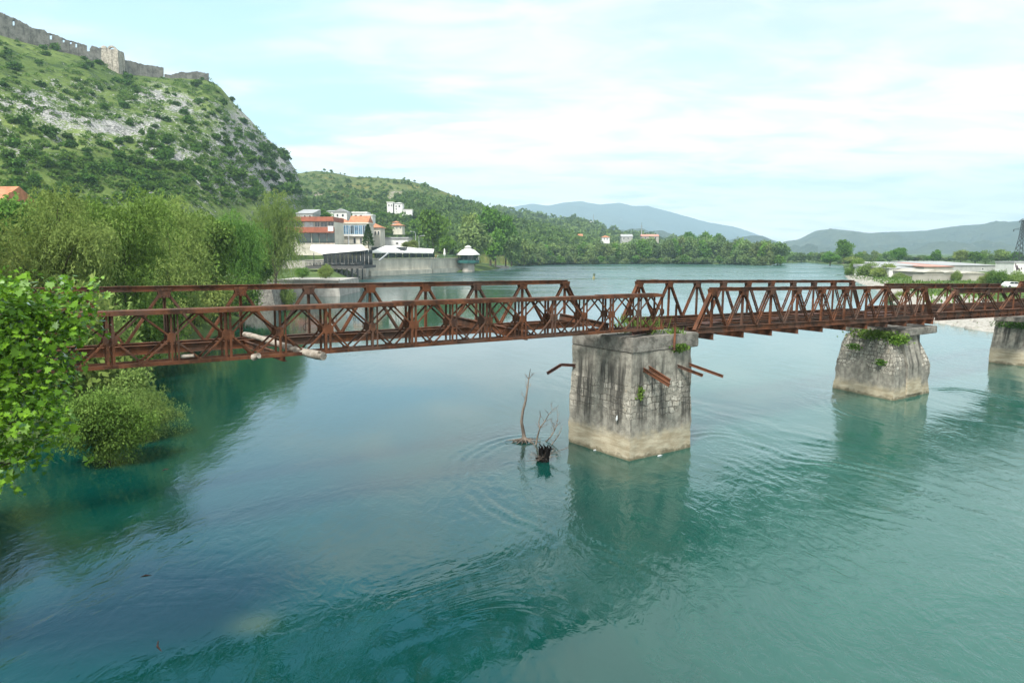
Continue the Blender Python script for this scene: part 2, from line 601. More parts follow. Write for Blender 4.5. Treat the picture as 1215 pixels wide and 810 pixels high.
# pale submerged boulder near the near edge of the river
body = t.mix(t.math('MULTIPLY', shoal, 0.75), body, (0.055, 0.085, 0.045))
pb = t.n('ShaderNodeCombineXYZ', {0: 1.0}).outputs[0]
amp = t.math('ADD', t.math('MULTIPLY', t.ramp(sl, 0.42, 0.66), t.math('ADD', 0.10, t.math('MULTIPLY', silt, 0.42))), t.math('MULTIPLY', turb, 1.0))
amp = t.math('ADD', amp, t.math('MULTIPLY', t.ramp(t.n('ShaderNodeSeparateXYZ', {0: p}).outputs[1], 34, 22), t.math('MULTIPLY', t.ramp(sl2, 0.40, 0.62, 0.10, 0.6), t.ramp(silt, 0.05, 0.6, 0.30, 1.0))))
amp = t.math('ADD', amp, t.ramp(t.n('ShaderNodeSeparateXYZ', {0: p}).outputs[1], 90, 260, 0.06, 0.5))
w1 = t.noise(t.mapping(p, (0, 0, 0), (0, 0, R(20)), (1, 0.45, 1)), 0.55, 3.0, 0.5, 0.8)
w2 = t.noise(t.mapping(p, (7, 3, 0), (0, 0, R(-25)), (1, 0.55, 1)), 1.7, 4.0, 0.55, 1.4)
w3 = t.noise(t.mapping(p, (1, 9, 0), (0, 0, R(30)), (1, 0.7, 1)), 6.5, 3.0, 0.55, 0.6)
hh = t.math('ADD', t.math('MULTIPLY', w1, 0.055), t.math('MULTIPLY', w2, 0.040))
hh = t.math('ADD', hh, t.math('MULTIPLY', w3, 0.0065))
nrm = bump(t, t.math('MULTIPLY', hh, amp), 1.0, 1.0)
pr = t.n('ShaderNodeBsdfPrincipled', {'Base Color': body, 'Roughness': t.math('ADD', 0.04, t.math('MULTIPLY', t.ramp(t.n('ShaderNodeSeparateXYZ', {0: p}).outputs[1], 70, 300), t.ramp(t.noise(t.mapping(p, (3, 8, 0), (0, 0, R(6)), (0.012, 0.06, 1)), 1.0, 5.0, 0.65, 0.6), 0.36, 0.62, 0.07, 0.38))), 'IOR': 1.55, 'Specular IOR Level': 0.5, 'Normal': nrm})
out(t, pr.outputs[0])
WATER = m

# land ------------------------------------------------------------
m, t = mat_new('land')
p = geo_pos(t)
gr = t.n('ShaderNodeAttribute', attribute_name='gravel').outputs[2]
a = t.noise(p, 0.06, 6.0, 0.6)
b = t.noise(p, 0.9, 5.0, 0.65)
s = t.noise(p, 3.5, 4.0, 0.7)
grass = t.mix(t.ramp(a, 0.35, 0.65), (0.048, 0.082, 0.024), (0.090, 0.135, 0.038))
grass = t.mix(t.math('MULTIPLY', t.ramp(b, 0.5, 0.7), 0.5), grass, (0.16, 0.17, 0.08))
grav = t.mix(t.ramp(s, 0.35, 0.65), (0.25, 0.235, 0.205), (0.42, 0.40, 0.36))
grav = t.mix(t.math('MULTIPLY', t.ramp(b, 0.55, 0.66), 0.5), grav, (0.13, 0.15, 0.075))
gm = t.ramp(t.math('ADD', gr, t.math('MULTIPLY', t.math('SUBTRACT', b, 0.5), 0.8)), 0.4, 0.6)
c = t.mix(gm, grass, grav)
out(t, princ(t, c, 0.95, 0.1, bump(t, s, 0.6, 0.1)))
LAND = m


def hill_mat(name, g_dark, g_light, rock_d, rock_l, sc_, scrub=(0.03, 0.06, 0.018), scrub_amt=0.6, yellow=0.0):
    m, t = mat_new(name)
    p = geo_pos(t)
    rk = t.n('ShaderNodeAttribute', attribute_name='rock').outputs[2]
    a = t.noise(p, 0.018 * sc_, 6.0, 0.6)
    b = t.noise(p, 0.11 * sc_, 6.0, 0.65)
    d = t.noise(p, 0.42 * sc_, 5.0, 0.7)
    g_ = t.mix(t.ramp(a, 0.35, 0.65), g_dark, g_light)
    g_ = t.mix(t.math('MULTIPLY', t.ramp(d, 0.42, 0.62), 0.35), g_, tuple(x * 0.55 for x in g_dark))
    if yellow:
        ym = t.noise(t.mapping(p, (30, 2, 8)), 0.03, 5.0, 0.65)
        g_ = t.mix(t.math('MULTIPLY', t.ramp(ym, 0.5, 0.62), yellow), g_, (0.23, 0.20, 0.05))
    g_ = t.mix(t.math('MULTIPLY', t.ramp(b, 0.50, 0.58), scrub_amt), g_, scrub)
    vo = t.n('ShaderNodeTexVoronoi', {'Vector': t.mapping(p, (0, 0, 0), (0, 0, 0), (1, 1, 0.6)), 'Scale': 0.28 * sc_, 'Detail': 3.0, 'Roughness': 0.6}, feature='F1')
    cr = t.noise(t.mapping(p, (3, 1, 0), (0, 0, 0), (1, 1, 0.45)), 0.33 * sc_, 7.0, 0.75)
    r_ = t.mix(t.ramp(cr, 0.36, 0.62), rock_d, rock_l)
    r_ = t.mix(t.ramp(vo.outputs[0], 0.15, 0.75, 0.0, 0.5), r_, tuple(x * 0.5 for x in rock_d))
    mk = t.math('ADD', rk, t.math('MULTIPLY', t.math('SUBTRACT', d, 0.5), 1.0))
    mk = t.math('ADD', mk, t.math('MULTIPLY', t.math('SUBTRACT', b, 0.5), 0.9))
    e = t.noise(p, 1.15 * sc_, 5.0, 0.75)
    mk = t.math('ADD', mk, t.math('MULTIPLY', t.math('SUBTRACT', e, 0.5), 1.3))
    r_ = t.mix(t.ramp(e, 0.40, 0.62), r_, tuple(min(1, x * 1.25) for x in rock_l))
    g_ = t.mix(t.math('MULTIPLY', t.ramp(e, 0.52, 0.66), 0.4), g_, tuple(x * 0.6 for x in g_dark))
    c = t.mix(t.ramp(mk, 0.44, 0.60), g_, r_)
    h = t.math('ADD', d, t.math('MULTIPLY', cr, 1.2))
    out(t, princ(t, c, 0.95, 0.08, bump(t, h, 0.9, 1.4 / sc_)))
    return m


HILL_A = hill_mat('castle_hill_surface', (0.095, 0.150, 0.034), (0.195, 0.260, 0.072), (0.105, 0.105, 0.098), (0.40, 0.395, 0.375), 1.0, (0.03, 0.062, 0.017), 0.7)
HILL_B = hill_mat('green_hill_surface', (0.085, 0.125, 0.032), (0.160, 0.190, 0.062), (0.20, 0.17, 0.14), (0.36, 0.32, 0.27), 0.6, (0.04, 0.078, 0.022), 0.45, 0.65)
HILL_C = hill_mat('far_hill_surface', (0.045, 0.085, 0.026), (0.09, 0.135, 0.04), (0.2, 0.18, 0.14), (0.34, 0.31, 0.26), 0.35, (0.025, 0.052, 0.02), 0.8, 0.2)
MOUNT = hill_mat('mountain_surface', (0.05, 0.075, 0.035), (0.095, 0.115, 0.06), (0.20, 0.19, 0.18), (0.42, 0.40, 0.37), 0.05, (0.03, 0.05, 0.028), 0.6)

# ------------------------------------------------------------------ the river and the land
def P2(x, y, z=0):
    q = onz(x, y, z)
    return (q[0], q[1])


RIVER = [(-13, -60), (-12.6, 4), (-13.2, 12), (-17, 20), (-19.8, 26), (-23, 37), (-27, 52), (-32, 80), (-38, 108), (-39, 122),
         (-47, 134), (-47.5, 146), (-37, 147.5), (-37, 163), (-46, 186), (-49, 215), (-54, 260), (-56, 300), (-18, 335), (-10, 360),
         P2(612, 315.5), P2(660, 313.8), P2(760, 313), P2(860, 313.6), P2(914, 315), P2(922, 312.3), P2(960, 311.8), P2(1000, 314.6),
         P2(1003, 325), P2(1006, 331), P2(1040, 343), P2(1062, 361), (53, 92), (52.5, 81), (59, 70), (75, 55), (110, 20), (150, -60)]
RV = np.array(RIVER)


def river_sd(x, y):
    """signed distance to the river's edge, positive on land"""
    x = np.asarray(x, float)
    y = np.asarray(y, float)
    best = np.full(x.shape, 1e18)
    ins = np.zeros(x.shape, bool)
    n = len(RV)
    for i in range(n):
        ax, ay = RV[i]
        bx, by = RV[(i + 1) % n]
        ex, ey = bx - ax, by - ay
        tt = np.clip(((x - ax) * ex + (y - ay) * ey) / (ex * ex + ey * ey), 0, 1)
        best = np.minimum(best, (x - ax - tt * ex) ** 2 + (y - ay - tt * ey) ** 2)
        cr = ((ay > y) != (by > y))
        with np.errstate(divide='ignore', invalid='ignore'):
            xi = ax + (y - ay) / (by - ay if by != ay else 1e-9) * ex
        ins ^= cr & (x < xi)
    d = np.sqrt(best)
    return np.where(ins, -d, d)


def graded(lo, hi, a, b, st, k=1.18):
    """coordinates with step st between a and b, growing outwards to lo and hi"""
    c = list(np.arange(a, b + st / 2, st))
    s_ = st
    while c[-1] < hi:
        s_ *= k
        c.append(c[-1] + s_)
    s_ = st
    while c[0] > lo:
        s_ *= k
        c.insert(0, c[0] - s_)
    return np.array(c)


def grid_mesh(name, X, Y, Z, smooth_=True, attrs=None):
    ny, nx = X.shape
    V = np.stack([X.ravel(), Y.ravel(), Z.ravel()], 1)
    i = np.arange(ny * nx).reshape(ny, nx)
    Fq = np.stack([i[:-1, :-1].ravel(), i[:-1, 1:].ravel(), i[1:, 1:].ravel(), i[1:, :-1].ravel()], 1)
    return np_mesh(name, V, Fq, smooth_, {k: v.ravel() for k, v in (attrs or {}).items()})


def ground_z(x, y):
    sd_ = river_sd(x, y)
    x = np.asarray(x, float)
    n = fbm(np.asarray(x) / 9.0, np.asarray(y) / 9.0, 4, 3)
    left = smooth(-x, -5, 30)
    top = 0.75 + 1.9 * left
    z = np.where(sd_ > 0, np.minimum(sd_ * (0.22 + 0.25 * left), top) + np.minimum(sd_ * 0.003, 1.0), np.maximum(sd_ * 0.4, -2.2))
    return z + n * np.clip(np.abs(sd_) * 0.2, 0, 0.7) * np.where(sd_ > 0, 1, 0.3)


gx = graded(-9000, 9000, -130, 260, 2.6)
gy = graded(-200, 9500, -20, 470, 2.6)
X, Y = np.meshgrid(gx, gy)
Z = ground_z(X, Y)
sdv = river_sd(X, Y)
gravel = np.clip(1.15 - np.maximum(sdv, 0) / np.where(Y > 140, 7.0, 22.0), 0, 1) * smooth(X, 20, 50) * smooth(Y, 250, 190) + (sdv < 1.2) * 0.7 * (X > 20) * (Y < 330)
gravel = np.clip(gravel, 0, 1)
tag(link('ground', grid_mesh('ground', X, Y, Z, True, {'gravel': gravel}), LAND), kind='structure')

# water: one sheet, finely meshed round the piers for the curling wakes
wx = graded(-1500, 3500, -21, 50, 0.17)
wy = graded(-60, 3000, 10, 62, 0.17)
X, Y = np.meshgrid(wx, wy)


def poly_d(pts):
    """signed distance to an open polyline and the run along it"""
    best = np.full(X.shape, 1e9)
    sg = np.zeros(X.shape)
    run = np.zeros(X.shape)
    acc = 0
    for (ax, ay), (bx, by) in zip(pts[:-1], pts[1:]):
        ex, ey = bx - ax, by - ay
        L = math.hypot(ex, ey)
        tt = np.clip(((X - ax) * ex + (Y - ay) * ey) / (L * L), 0, 1)
        d = np.hypot(X - ax - tt * ex, Y - ay - tt * ey)
        c_ = (ex * (Y - ay) - ey * (X - ax)) / L
        k = d < best
        best = np.where(k, d, best)
        sg = np.where(k, np.sign(c_), sg)
        run = np.where(k, acc + tt * L, run)
        acc += L
    return best * sg, run, acc


def smooth_pts(px):
    """Catmull-Rom through photo pixels laid on the water"""
    q = [np.array(P2(*a)) for a in px]
    q = [2 * q[0] - q[1]] + q + [2 * q[-1] - q[-2]]
    o_ = []
    for i in range(1, len(q) - 2):
        for s_ in np.linspace(0, 1, 6, endpoint=False):
            a, b, c_, d = q[i - 1:i + 3]
            o_.append(0.5 * (2 * b + (c_ - a) * s_ + (2 * a - 5 * b + 4 * c_ - d) * s_ ** 2 + (3 * b - a - 3 * c_ + d) * s_ ** 3))
    o_.append(q[-2])
    return [tuple(p_) for p_ in o_]


Z = np.zeros_like(X)
turb = np.zeros_like(X)
near = smooth(np.hypot(X - 12, (Y - 30)), 46, 30)
wn = fbm(X / 1.7, Y / 1.7, 3, 41)
wn2 = fbm(X / 5.0, Y / 5.0, 3, 47)
wn3 = fbm(X / 2.6, Y / 2.6, 3, 53)
WAKES = [([(672, 520), (610, 521), (570, 538), (556, 562), (570, 590), (610, 612), (650, 632), (700, 664), (730, 690)], 0.55, 0.017, 1.1),
         ([(640, 545), (600, 552), (588, 570), (610, 590), (650, 608), (690, 640), (740, 680), (765, 715)], 0.38, 0.011, 0.8),
         ([(824, 521), (850, 517), (890, 524), (940, 541), (1000, 551), (1070, 566), (1150, 588), (1240, 612)], 0.75, 0.018, 1.2),
         ([(824, 540), (870, 545), (930, 572), (1000, 600), (1090, 622), (1180, 650)], 0.6, 0.010, 1.1),
         ([(690, 640), (735, 660), (790, 690), (850, 745), (900, 800)], 0.45, 0.012, 0.9),
         ([(1000, 464), (985, 470), (985, 480), (1010, 492), (1060, 505), (1120, 520)], 0.6, 0.010, 0.9),
         ([(1106, 463), (1140, 461), (1185, 470), (1240, 482)], 0.6, 0.012, 0.9)]
for pts, lam, ampl, wid in WAKES:
    d, run, tot = poly_d(smooth_pts(pts))
    d = d + wn * 0.25
    env = np.exp(-(d / (wid * 0.72)) ** 2) * smooth(run, -0.2, 1.0) * smooth(run, tot + 0.01, tot * 0.55) * np.clip(0.85 + 2.4 * wn3, 0.08, 1.5)
    Z += 2.1 * ampl * env * np.cos(2 * math.pi * (d + wn2 * 0.5 + wn * 0.12) / lam)
    turb = np.maximum(turb, np.exp(-(d / (wid * 2.2)) ** 2) * smooth(run, -0.2, 1.0) * smooth(run, tot + 0.01, tot * 0.6) * 0.6)
# churned water downstream of the pier, calm elsewhere
dn_ = smooth(X, 3, 12) * smooth(Y, 44, 30)
turb = np.clip(np.maximum(turb, dn_ * (0.32 + 0.5 * np.clip(wn2 * 2 + 0.35, 0, 1))), 0, 1)
lt = smooth(X + Y * 0.18, 9.0, 2.0)
turb *= (1 - 0.75 * lt * smooth(Y, 40, 30))
Z += near * turb * 0.008 * fbm(X / 1.1, Y / 1.4, 2, 61)
# curling flow lines: streaks stretched along the current and wound round small eddies
ge = np.random.default_rng(19)
XW, YW = X.copy(), Y.copy()
spots_ = [(575, 585, 2.6, 1.5), (650, 650, 2.4, -1.6), (760, 700, 2.2, 1.7), (700, 760, 2.0, -1.4), (880, 610, 3.0, 1.5), (960, 650, 2.4, -1.6), (1080, 640, 3.0, 1.5), (1000, 760, 2.0, 1.8), (860, 760, 1.6, -1.8),
          (1120, 740, 2.2, -1.6), (930, 545, 3.0, -1.2), (1150, 560, 3.2, 1.3), (620, 720, 2.0, 1.5), (540, 680, 2.4, -1.2), (480, 760, 2.0, 1.2)]
for ex_, ey_, er, ek in spots_:
    cx0, cy0 = P2(ex_, ey_)
    rr_ = np.hypot(X - cx0, Y - cy0)
    an = ek * np.exp(-(rr_ / er) ** 2)
    dx_, dy_ = XW - cx0, YW - cy0
    XW, YW = cx0 + dx_ * np.cos(an) - dy_ * np.sin(an), cy0 + dx_ * np.sin(an) + dy_ * np.cos(an)
al = XW * 0.42 - YW * 0.91
ac = XW * 0.91 + YW * 0.42
al, ac = al + 0.8 * wn2 * 3, ac + 0.8 * wn2 * 2
streak = fbm(ac / 0.85, al / 4.2, 3, 71, 0.5)
patch = smooth(fbm(ac / 3.4, al / 9.0, 3, 75), -0.10, 0.22)
flowamp = near * np.clip(0.18 + dn_ * 1.0, 0, 1) * (1 - 0.8 * lt)
Z += 0.105 * streak * patch * flowamp
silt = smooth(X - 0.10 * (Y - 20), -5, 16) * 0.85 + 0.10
bx_, by_ = P2(302, 738)
dd_ = np.hypot((X - bx_) / 0.55, (Y - by_) / 0.50) + wn * 0.9
shoal = np.exp(-dd_ ** 2 * 1.2)
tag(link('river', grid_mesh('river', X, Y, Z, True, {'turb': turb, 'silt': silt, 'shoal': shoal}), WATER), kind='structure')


# ------------------------------------------------------------------ hills
class Hill:
    """a ridge described by its outline in the view, its distance and its foot"""
    def __init__(s, ridge, dist, foot, zfoot, prof=0.95, amp=3.0, nsc=22.0, seed=0, ncol=420, nrow=150):
        s.rp = np.array(ridge, float)
        s.dp = np.array(dist, float)
        s.fp = np.array(foot, float)
        s.zf, s.prof, s.amp, s.nsc, s.seed = zfoot, prof, amp, nsc, seed
        s.ncol, s.nrow = ncol, nrow

    def pos(s, px, t):
        """point on the slope for photo column px, t = 0 at the foot and 1 at the ridge"""
        px = np.asarray(px, float)
        t = np.asarray(t, float)
        ry = np.interp(px, s.rp[:, 0], s.rp[:, 1])
        dr = np.interp(px, s.dp[:, 0], s.dp[:, 1])
        df = np.interp(px, s.fp[:, 0], s.fp[:, 1])
        fw = F * CT - (ry - CY) * ST
        tx = (px - CX) / fw
        zr = H - dr * (F * ST + (ry - CY) * CT) / fw
        d = df + (dr - df) * t
        tt = np.clip(t, 0, 1)
        z = s.zf + (zr - s.zf) * tt ** s.prof
        z = np.where(t > 1, zr - (t - 1) * (dr - df) * 0.5 - 0.2 * (t > 1), z)
        x = tx * d
        n = fbm(x / s.nsc, d / s.nsc, 5, s.seed, 0.55)
        rid = np.abs(fbm(x / (s.nsc * 0.55), (d + z) / (s.nsc * 0.55), 4, s.seed + 9))
        e = np.clip(t * 5, 0, 1) * (0.12 + np.clip((1.0 - t) * 4, 0, 0.88))
        e = np.where(t > 1, 0.12, e)
        z = z + e * s.amp * (n * 2.2 - rid * 1.2)
        return x, d, z

    def find(s, px, py):
        """slope point under a photo pixel (nearest hit), with its t"""
        tt = np.linspace(0, 1, 300)
        x, d, z = s.pos(np.full(300, px), tt)
        rr = CY - F * np.tan(np.arctan2(z - H, d) + TH)
        k = np.argmax(rr <= py) if (rr <= py).any() else 299
        return np.array([x[k], d[k], z[k]]), tt[k]

    def build(s, name, mat, rockf, ext=None, tmax=1.5):
        c0, c1 = s.rp[0, 0], s.rp[-1, 0]
        cs = np.linspace(c0, c1, s.ncol)
        ts = np.concatenate([np.linspace(-0.03, 1, s.nrow), np.linspace(1.02, tmax, 14)])
        PX, T = np.meshgrid(cs, ts)
        X, Y, Z = s.pos(PX, np.maximum(T, 0))
        Z = np.where(T < 0, Z - 4, Z)
        gz = np.gradient(Z, axis=0) / np.maximum(np.abs(np.gradient(Y, axis=0)), 1e-3)
        rr = CY - F * np.tan(np.arctan2(Z - H, Y) + TH)
        rock = rockf(PX, rr, gz, X, Y, Z)
        me = grid_mesh(name, X, Y, Z, True, {'rock': rock})
        return tag(link(name, me, mat), kind='structure')


def blob(px, py, x, y, rx, ry):
    return np.exp(-((px - x) / rx) ** 2 - ((py - y) / ry) ** 2)


RID_A = [(-420, -150), (-200, -50), (-60, 22), (0, 41), (30, 50), (60, 57), (100, 67), (122, 76), (149, 88), (195, 91.5), (245, 94), (262, 104), (281, 127), (297, 142),
         (313, 161), (338, 182), (350, 201), (356, 216), (362, 234), (372, 247), (400, 262), (440, 285)]
hillA = Hill(RID_A, [(-420, 300), (0, 375), (150, 420), (250, 455), (300, 470), (360, 500), (440, 520)],
             [(-420, 150), (0, 165), (200, 200), (300, 270), (360, 390), (440, 480)], 4.5, 0.92, 3.2, 20.0, 5, 460, 240)


def rock_a(px, py, g_, X, Y, Z):
    r = 0.235 + 0.0 * px
    r = r + 0.34 * blob(px, py, 120, 150, 80, 18) + 0.40 * blob(px, py, 40, 120, 60, 16) + 0.45 * blob(px, py, 200, 185, 40, 12)
    r = r + 0.48 * blob(px, py, 262, 218, 30, 14) + 0.35 * blob(px, py, 20, 190, 30, 20) + 0.3 * blob(px, py, 180, 110, 22, 12)
    r = r + 0.55 * blob(px, py, 285, 165, 34, 34) + 0.9 * blob(px, py, 335, 205, 30, 28) + 0.55 * blob(px, py, 308, 185, 30, 24) + 0.3 * blob(px, py, 215, 120, 25, 14)
    r = r + 0.30 * np.clip(g_ - 0.75, 0, 1)
    r = r - 0.25 * blob(px, py, 100, 205, 120, 14) - 0.25 * blob(px, py, 250, 105, 40, 10)
    return np.clip(r + 0.30 * fbm(X / 30, Z / 14, 3, 77), 0, 1)


hillA.build('castle_hill', HILL_A, rock_a)

hillB = Hill([(300, 214), (350, 206), (375, 202.5), (395, 205), (420, 210), (450, 211), (480, 213), (510, 221), (535, 231), (560, 241), (590, 252), (640, 266), (720, 290)],
             [(300, 900), (400, 900), (560, 820), (720, 700)], [(300, 480), (400, 420), (520, 420), (600, 470), (720, 560)], 5, 0.9, 5.0, 40, 15, 260, 110)
hillB.build('green_hill', HILL_B, lambda px, py, g_, X, Y, Z: np.clip(0.10 + 0.55 * blob(px, py, 468, 231, 12, 7) + 0.5 * blob(px, py, 540, 243, 16, 5)
                                                                     + 0.45 * blob(px, py, 374, 232, 14, 9) + 0.2 * fbm(X / 40, Z / 20, 3, 7), 0, 1))
hillC = Hill([(540, 246), (585, 246), (605, 249), (625, 252), (645, 258), (665, 260.5), (680, 259), (695, 264), (715, 270), (740, 276), (765, 280), (800, 283), (830, 290), (900, 303)],
             [(540, 1500), (700, 1350), (900, 1200)], [(540, 760), (700, 760), (900, 800)], 5, 0.85, 6.0, 55, 25, 220, 70)
hillC.build('wooded_hill', HILL_C, lambda px, py, g_, X, Y, Z: np.clip(0.08 + 0.3 * blob(px, py, 672, 262, 12, 3) + 0.2 * fbm(X / 60, Z / 30, 3, 9), 0, 1))

mtA = Hill([(900, 300), (925, 291), (950, 282), (968, 274), (985, 272.5), (1010, 274), (1030, 276), (1052, 274), (1075, 273.5), (1100, 273), (1130, 269), (1160, 267), (1190, 264), (1215, 261),
            (1250, 258), (1320, 250), (1400, 256), (1500, 268)], [(900, 3900), (1500, 3700)], [(900, 2600), (1500, 2300)], 4, 1.0, 75, 330, 35, 300, 70)
mtA.build('mountain_range', MOUNT, lambda px, py, g_, X, Y, Z: np.clip(0.02 + 0.7 * fbm(X / 380, Z / 200, 4, 11), 0, 1))
mtB = Hill([(520, 262), (580, 251), (610, 245), (632, 241), (650, 243.2), (672, 239.5), (690, 238.2), (712, 242.5), (735, 240.5), (752, 244), (768, 243.5), (790, 249.5), (815, 256), (840, 263), (870, 268), (895, 277), (915, 286), (950, 296)],
           [(520, 9000), (950, 9000)], [(520, 6000), (950, 6000)], 4, 1.0, 140, 800, 45, 240, 50)
mtB.build('far_mountain', MOUNT, lambda px, py, g_, X, Y, Z: np.clip(0.15 + 0.5 * fbm(X / 800, Z / 300, 4, 13), 0, 1))
mtC = Hill([(690, 283), (725, 277), (745, 274), (780, 277), (815, 283), (850, 290), (868, 284), (890, 278.5), (905, 279), (920, 286), (940, 294), (970, 300)],
           [(690, 3400), (970, 3400)], [(690, 2500), (970, 2500)], 4, 1.0, 60, 300, 52, 160, 40)
mtC.build('foothill', MOUNT, lambda px, py, g_, X, Y, Z: np.clip(0.12 + 0.4 * fbm(X / 300, Z / 200, 4, 17), 0, 1))

# the air between
m, t = mat_new('haze')
pv = t.n('ShaderNodeVolumePrincipled', {'Color': (0.58, 0.84, 1.0, 1), 'Density': 1.85e-4, 'Anisotropy': 0.0})
t.n('ShaderNodeOutputMaterial', {'Volume': pv.outputs[0]})
hz = MB().bb(-9800, 9800, -400, 10400, -4.2, 900).build('haze', m)
tag(hz, kind='stuff')

# ------------------------------------------------------------------ the bridge
BX, BY = 0.5644 * H, 3.431 * H          # near corner of the first pier
BA = R(35.42)
UX, UY = math.cos(BA), math.sin(BA)


def uv(u, v, z=0.0):
    """bridge frame: u along the bridge, v across it (away from the camera)"""
    return (BX + u * UX - v * UY, BY + u * UY + v * UX, z)


def pier_mesh(name, rings, nu=26, rough=0.035, seed=0, cell=0.16, shear=0.0):
    """rings: (z, u0, u1, v0, v1) from the bottom up; sides gridded and roughened, uv in metres"""
    V, Fq, UVs = [], [], []
    def corner(rg, k):
        z, a, b, c, d = rg
        q = [(a, c), (b, c), (b, d), (a, d)][k % 4]
        if k % 4 == 3:
            q = (q[0] + shear, q[1])
        return q + (z,)
    for k in range(4):
        cols = nu
        rows_ = []
        for r0, r1 in zip(rings[:-1], rings[1:]):
            m = max(1, int(abs(r1[0] - r0[0]) / cell))
            for j in range(m):
                rows_.append((r0, r1, j / m))
        rows_.append((rings[-2], rings[-1], 1.0))
        base = len(V)
        nrm = [(0, -1), (1, 0), (0, 1), (-1, 0)][k]
        for r0, r1, f in rows_:
            a = np.array(corner(r0, k)) * (1 - f) + np.array(corner(r1, k)) * f
            b = np.array(corner(r0, k + 1)) * (1 - f) + np.array(corner(r1, k + 1)) * f
            for i in range(cols + 1):
                s_ = i / cols
                p_ = a * (1 - s_) + b * s_
                L = np.linalg.norm((b - a)[:2])
                e = 1.0
                q = float(fbm(p_[0] * 2.3 + p_[1] * 1.7 + seed, p_[2] * 2.3 + seed, 3, 5)) + 0.7 * float(fbm(p_[0] * 0.6 - p_[1] * 0.6, p_[2] * 0.6 + seed, 2, 8))
                # corners must agree between neighbouring sides: move them inwards along both axes
                if i in (0, cols):
                    cxy = np.array([(rings[0][1] + rings[0][2]) / 2, (rings[0][3] + rings[0][4]) / 2])
                    dirn = (p_[:2] - cxy)
                    dirn = np.sign(dirn)
                    p_ = p_ + np.array([dirn[0], dirn[1], 0]) * (q * rough * 1.3 - 0.012)
                else:
                    p_ = p_ + np.array([nrm[0], nrm[1], 0]) * q * rough * 1.4
                V.append(p_)
                UVs.append((k * 7.31 + s_ * L, p_[2]))
        nr = len(rows_)
        for j in range(nr - 1):
            for i in range(cols):
                o_ = base + j * (cols + 1) + i
                Fq.append((o_, o_ + 1, o_ + cols + 2, o_ + cols + 1))
    z, a, b, c, d = rings[-1]
    o_ = len(V)
    V += [np.array((a, c, z - 0.01)), np.array((b, c, z - 0.01)), np.array((b, d, z - 0.01)), np.array((a + shear, d, z - 0.01))]
    UVs += [(a, c + 3), (b, c + 3), (b, d + 3), (a, d + 3)]
    Fq.append((o_, o_ + 1, o_ + 2, o_ + 3))
    V = np.array(V)
    Fq = np.array(Fq)
    luv = np.array(UVs)[Fq.ravel()]
    return np_mesh(name, V, Fq, False, None, luv)


def cap_mesh(u0, u1, v0, v1, z0, z1, seed, amp=0.03):
    """old concrete slab: gridded box with worn edges"""
    import bmesh
    bm = bmesh.new()
    bmesh.ops.create_cube(bm, size=1.0)
    bmesh.ops.scale(bm, vec=(u1 - u0, v1 - v0, z1 - z0), verts=bm.verts)
    bmesh.ops.bevel(bm, geom=bm.edges[:], offset=0.045, segments=2, affect='EDGES')
    bmesh.ops.subdivide_edges(bm, edges=[e for e in bm.edges if e.calc_length() > 0.3], cuts=14, use_grid_fill=True)
    cc = Vector(((u0 + u1) / 2, (v0 + v1) / 2, (z0 + z1) / 2))
    for v in bm.verts:
        p_ = v.co + cc
        n_ = float(fbm(p_.x * 1.6 + p_.z * 2.1 + seed, p_.y * 1.6 - p_.z * 1.7, 4, 3))
        v.co = p_ + v.co.normalized() * n_ * amp * 2.6
    me = bpy.data.meshes.new('cap')
    bm.to_mesh(me)
    bm.free()
    return me


# first pier
p1 = thing('bridge_pier', 'tall square grey pier with dark damp streaks and pale tide band, beside the snag', 'bridge pier', uv(0, 0), BA)
link('masonry', pier_mesh('masonry', [(-2.0, 0.0, 3.85, 0.0, 4.0), (1.1, 0.01, 3.85, 0.0, 3.99), (4.58, 0.10, 3.80, 0.07, 3.93)], 34, 0.055, 1, 0.13), PIER_A, p1)
link('concrete_cap', cap_mesh(0.09, 4.28, 0.03, 3.96, 4.58, 5.22, 1.0), CAPC, p1)
# second pier: rubble cone round a concrete core
p2 = thing('bridge_pier', 'squat pale rubble pier with battered shoulders and weeds growing on top', 'bridge pier', uv(21.77, 0), BA)
link('masonry', pier_mesh('masonry', [(-2.0, 0.0, 4.42, 0.0, 4.42), (1.75, 0.05, 4.38, 0.05, 4.38), (2.15, 0.12, 4.32, 0.16, 4.3), (3.05, 0.30, 4.12, 0.52, 4.15),
                                      (3.62, 0.45, 4.0, 0.85, 4.0)], 30, 0.085, 2, 0.16, 0.95), PIER_B, p2)
link('concrete_core', pier_mesh('concrete_core', [(0.2, 1.5, 3.2, -0.04, 2.0), (2.0, 1.5, 3.2, 0.0, 2.0), (3.2, 1.5, 3.5, 0.35, 2.6), (3.72, 1.4, 3.6, 0.42, 3.8)], 14, 0.02, 3), PIER_C, p2)
link('concrete_cap', cap_mesh(1.5, 5.35, 0.2, 4.2, 3.73, 4.18, 3.0), CAPC, p2)
# third pier at the frame's edge
p3 = thing('bridge_pier', 'dark rendered pier with a pale foot, rising from the river at the right edge', 'bridge pier', uv(43.4, -0.9), BA)
link('masonry', pier_mesh('masonry', [(-2.0, 0.0, 4.42, 0.0, 4.42), (1.0, 0.02, 4.4, 0.02, 4.4), (3.35, 0.22, 4.2, 0.22, 4.2)], 26, 0.04, 4), PIER_C, p3)
link('concrete_cap', cap_mesh(0.15, 4.6, 0.1, 4.3, 3.35, 3.72, 5.0), CAPC, p3)


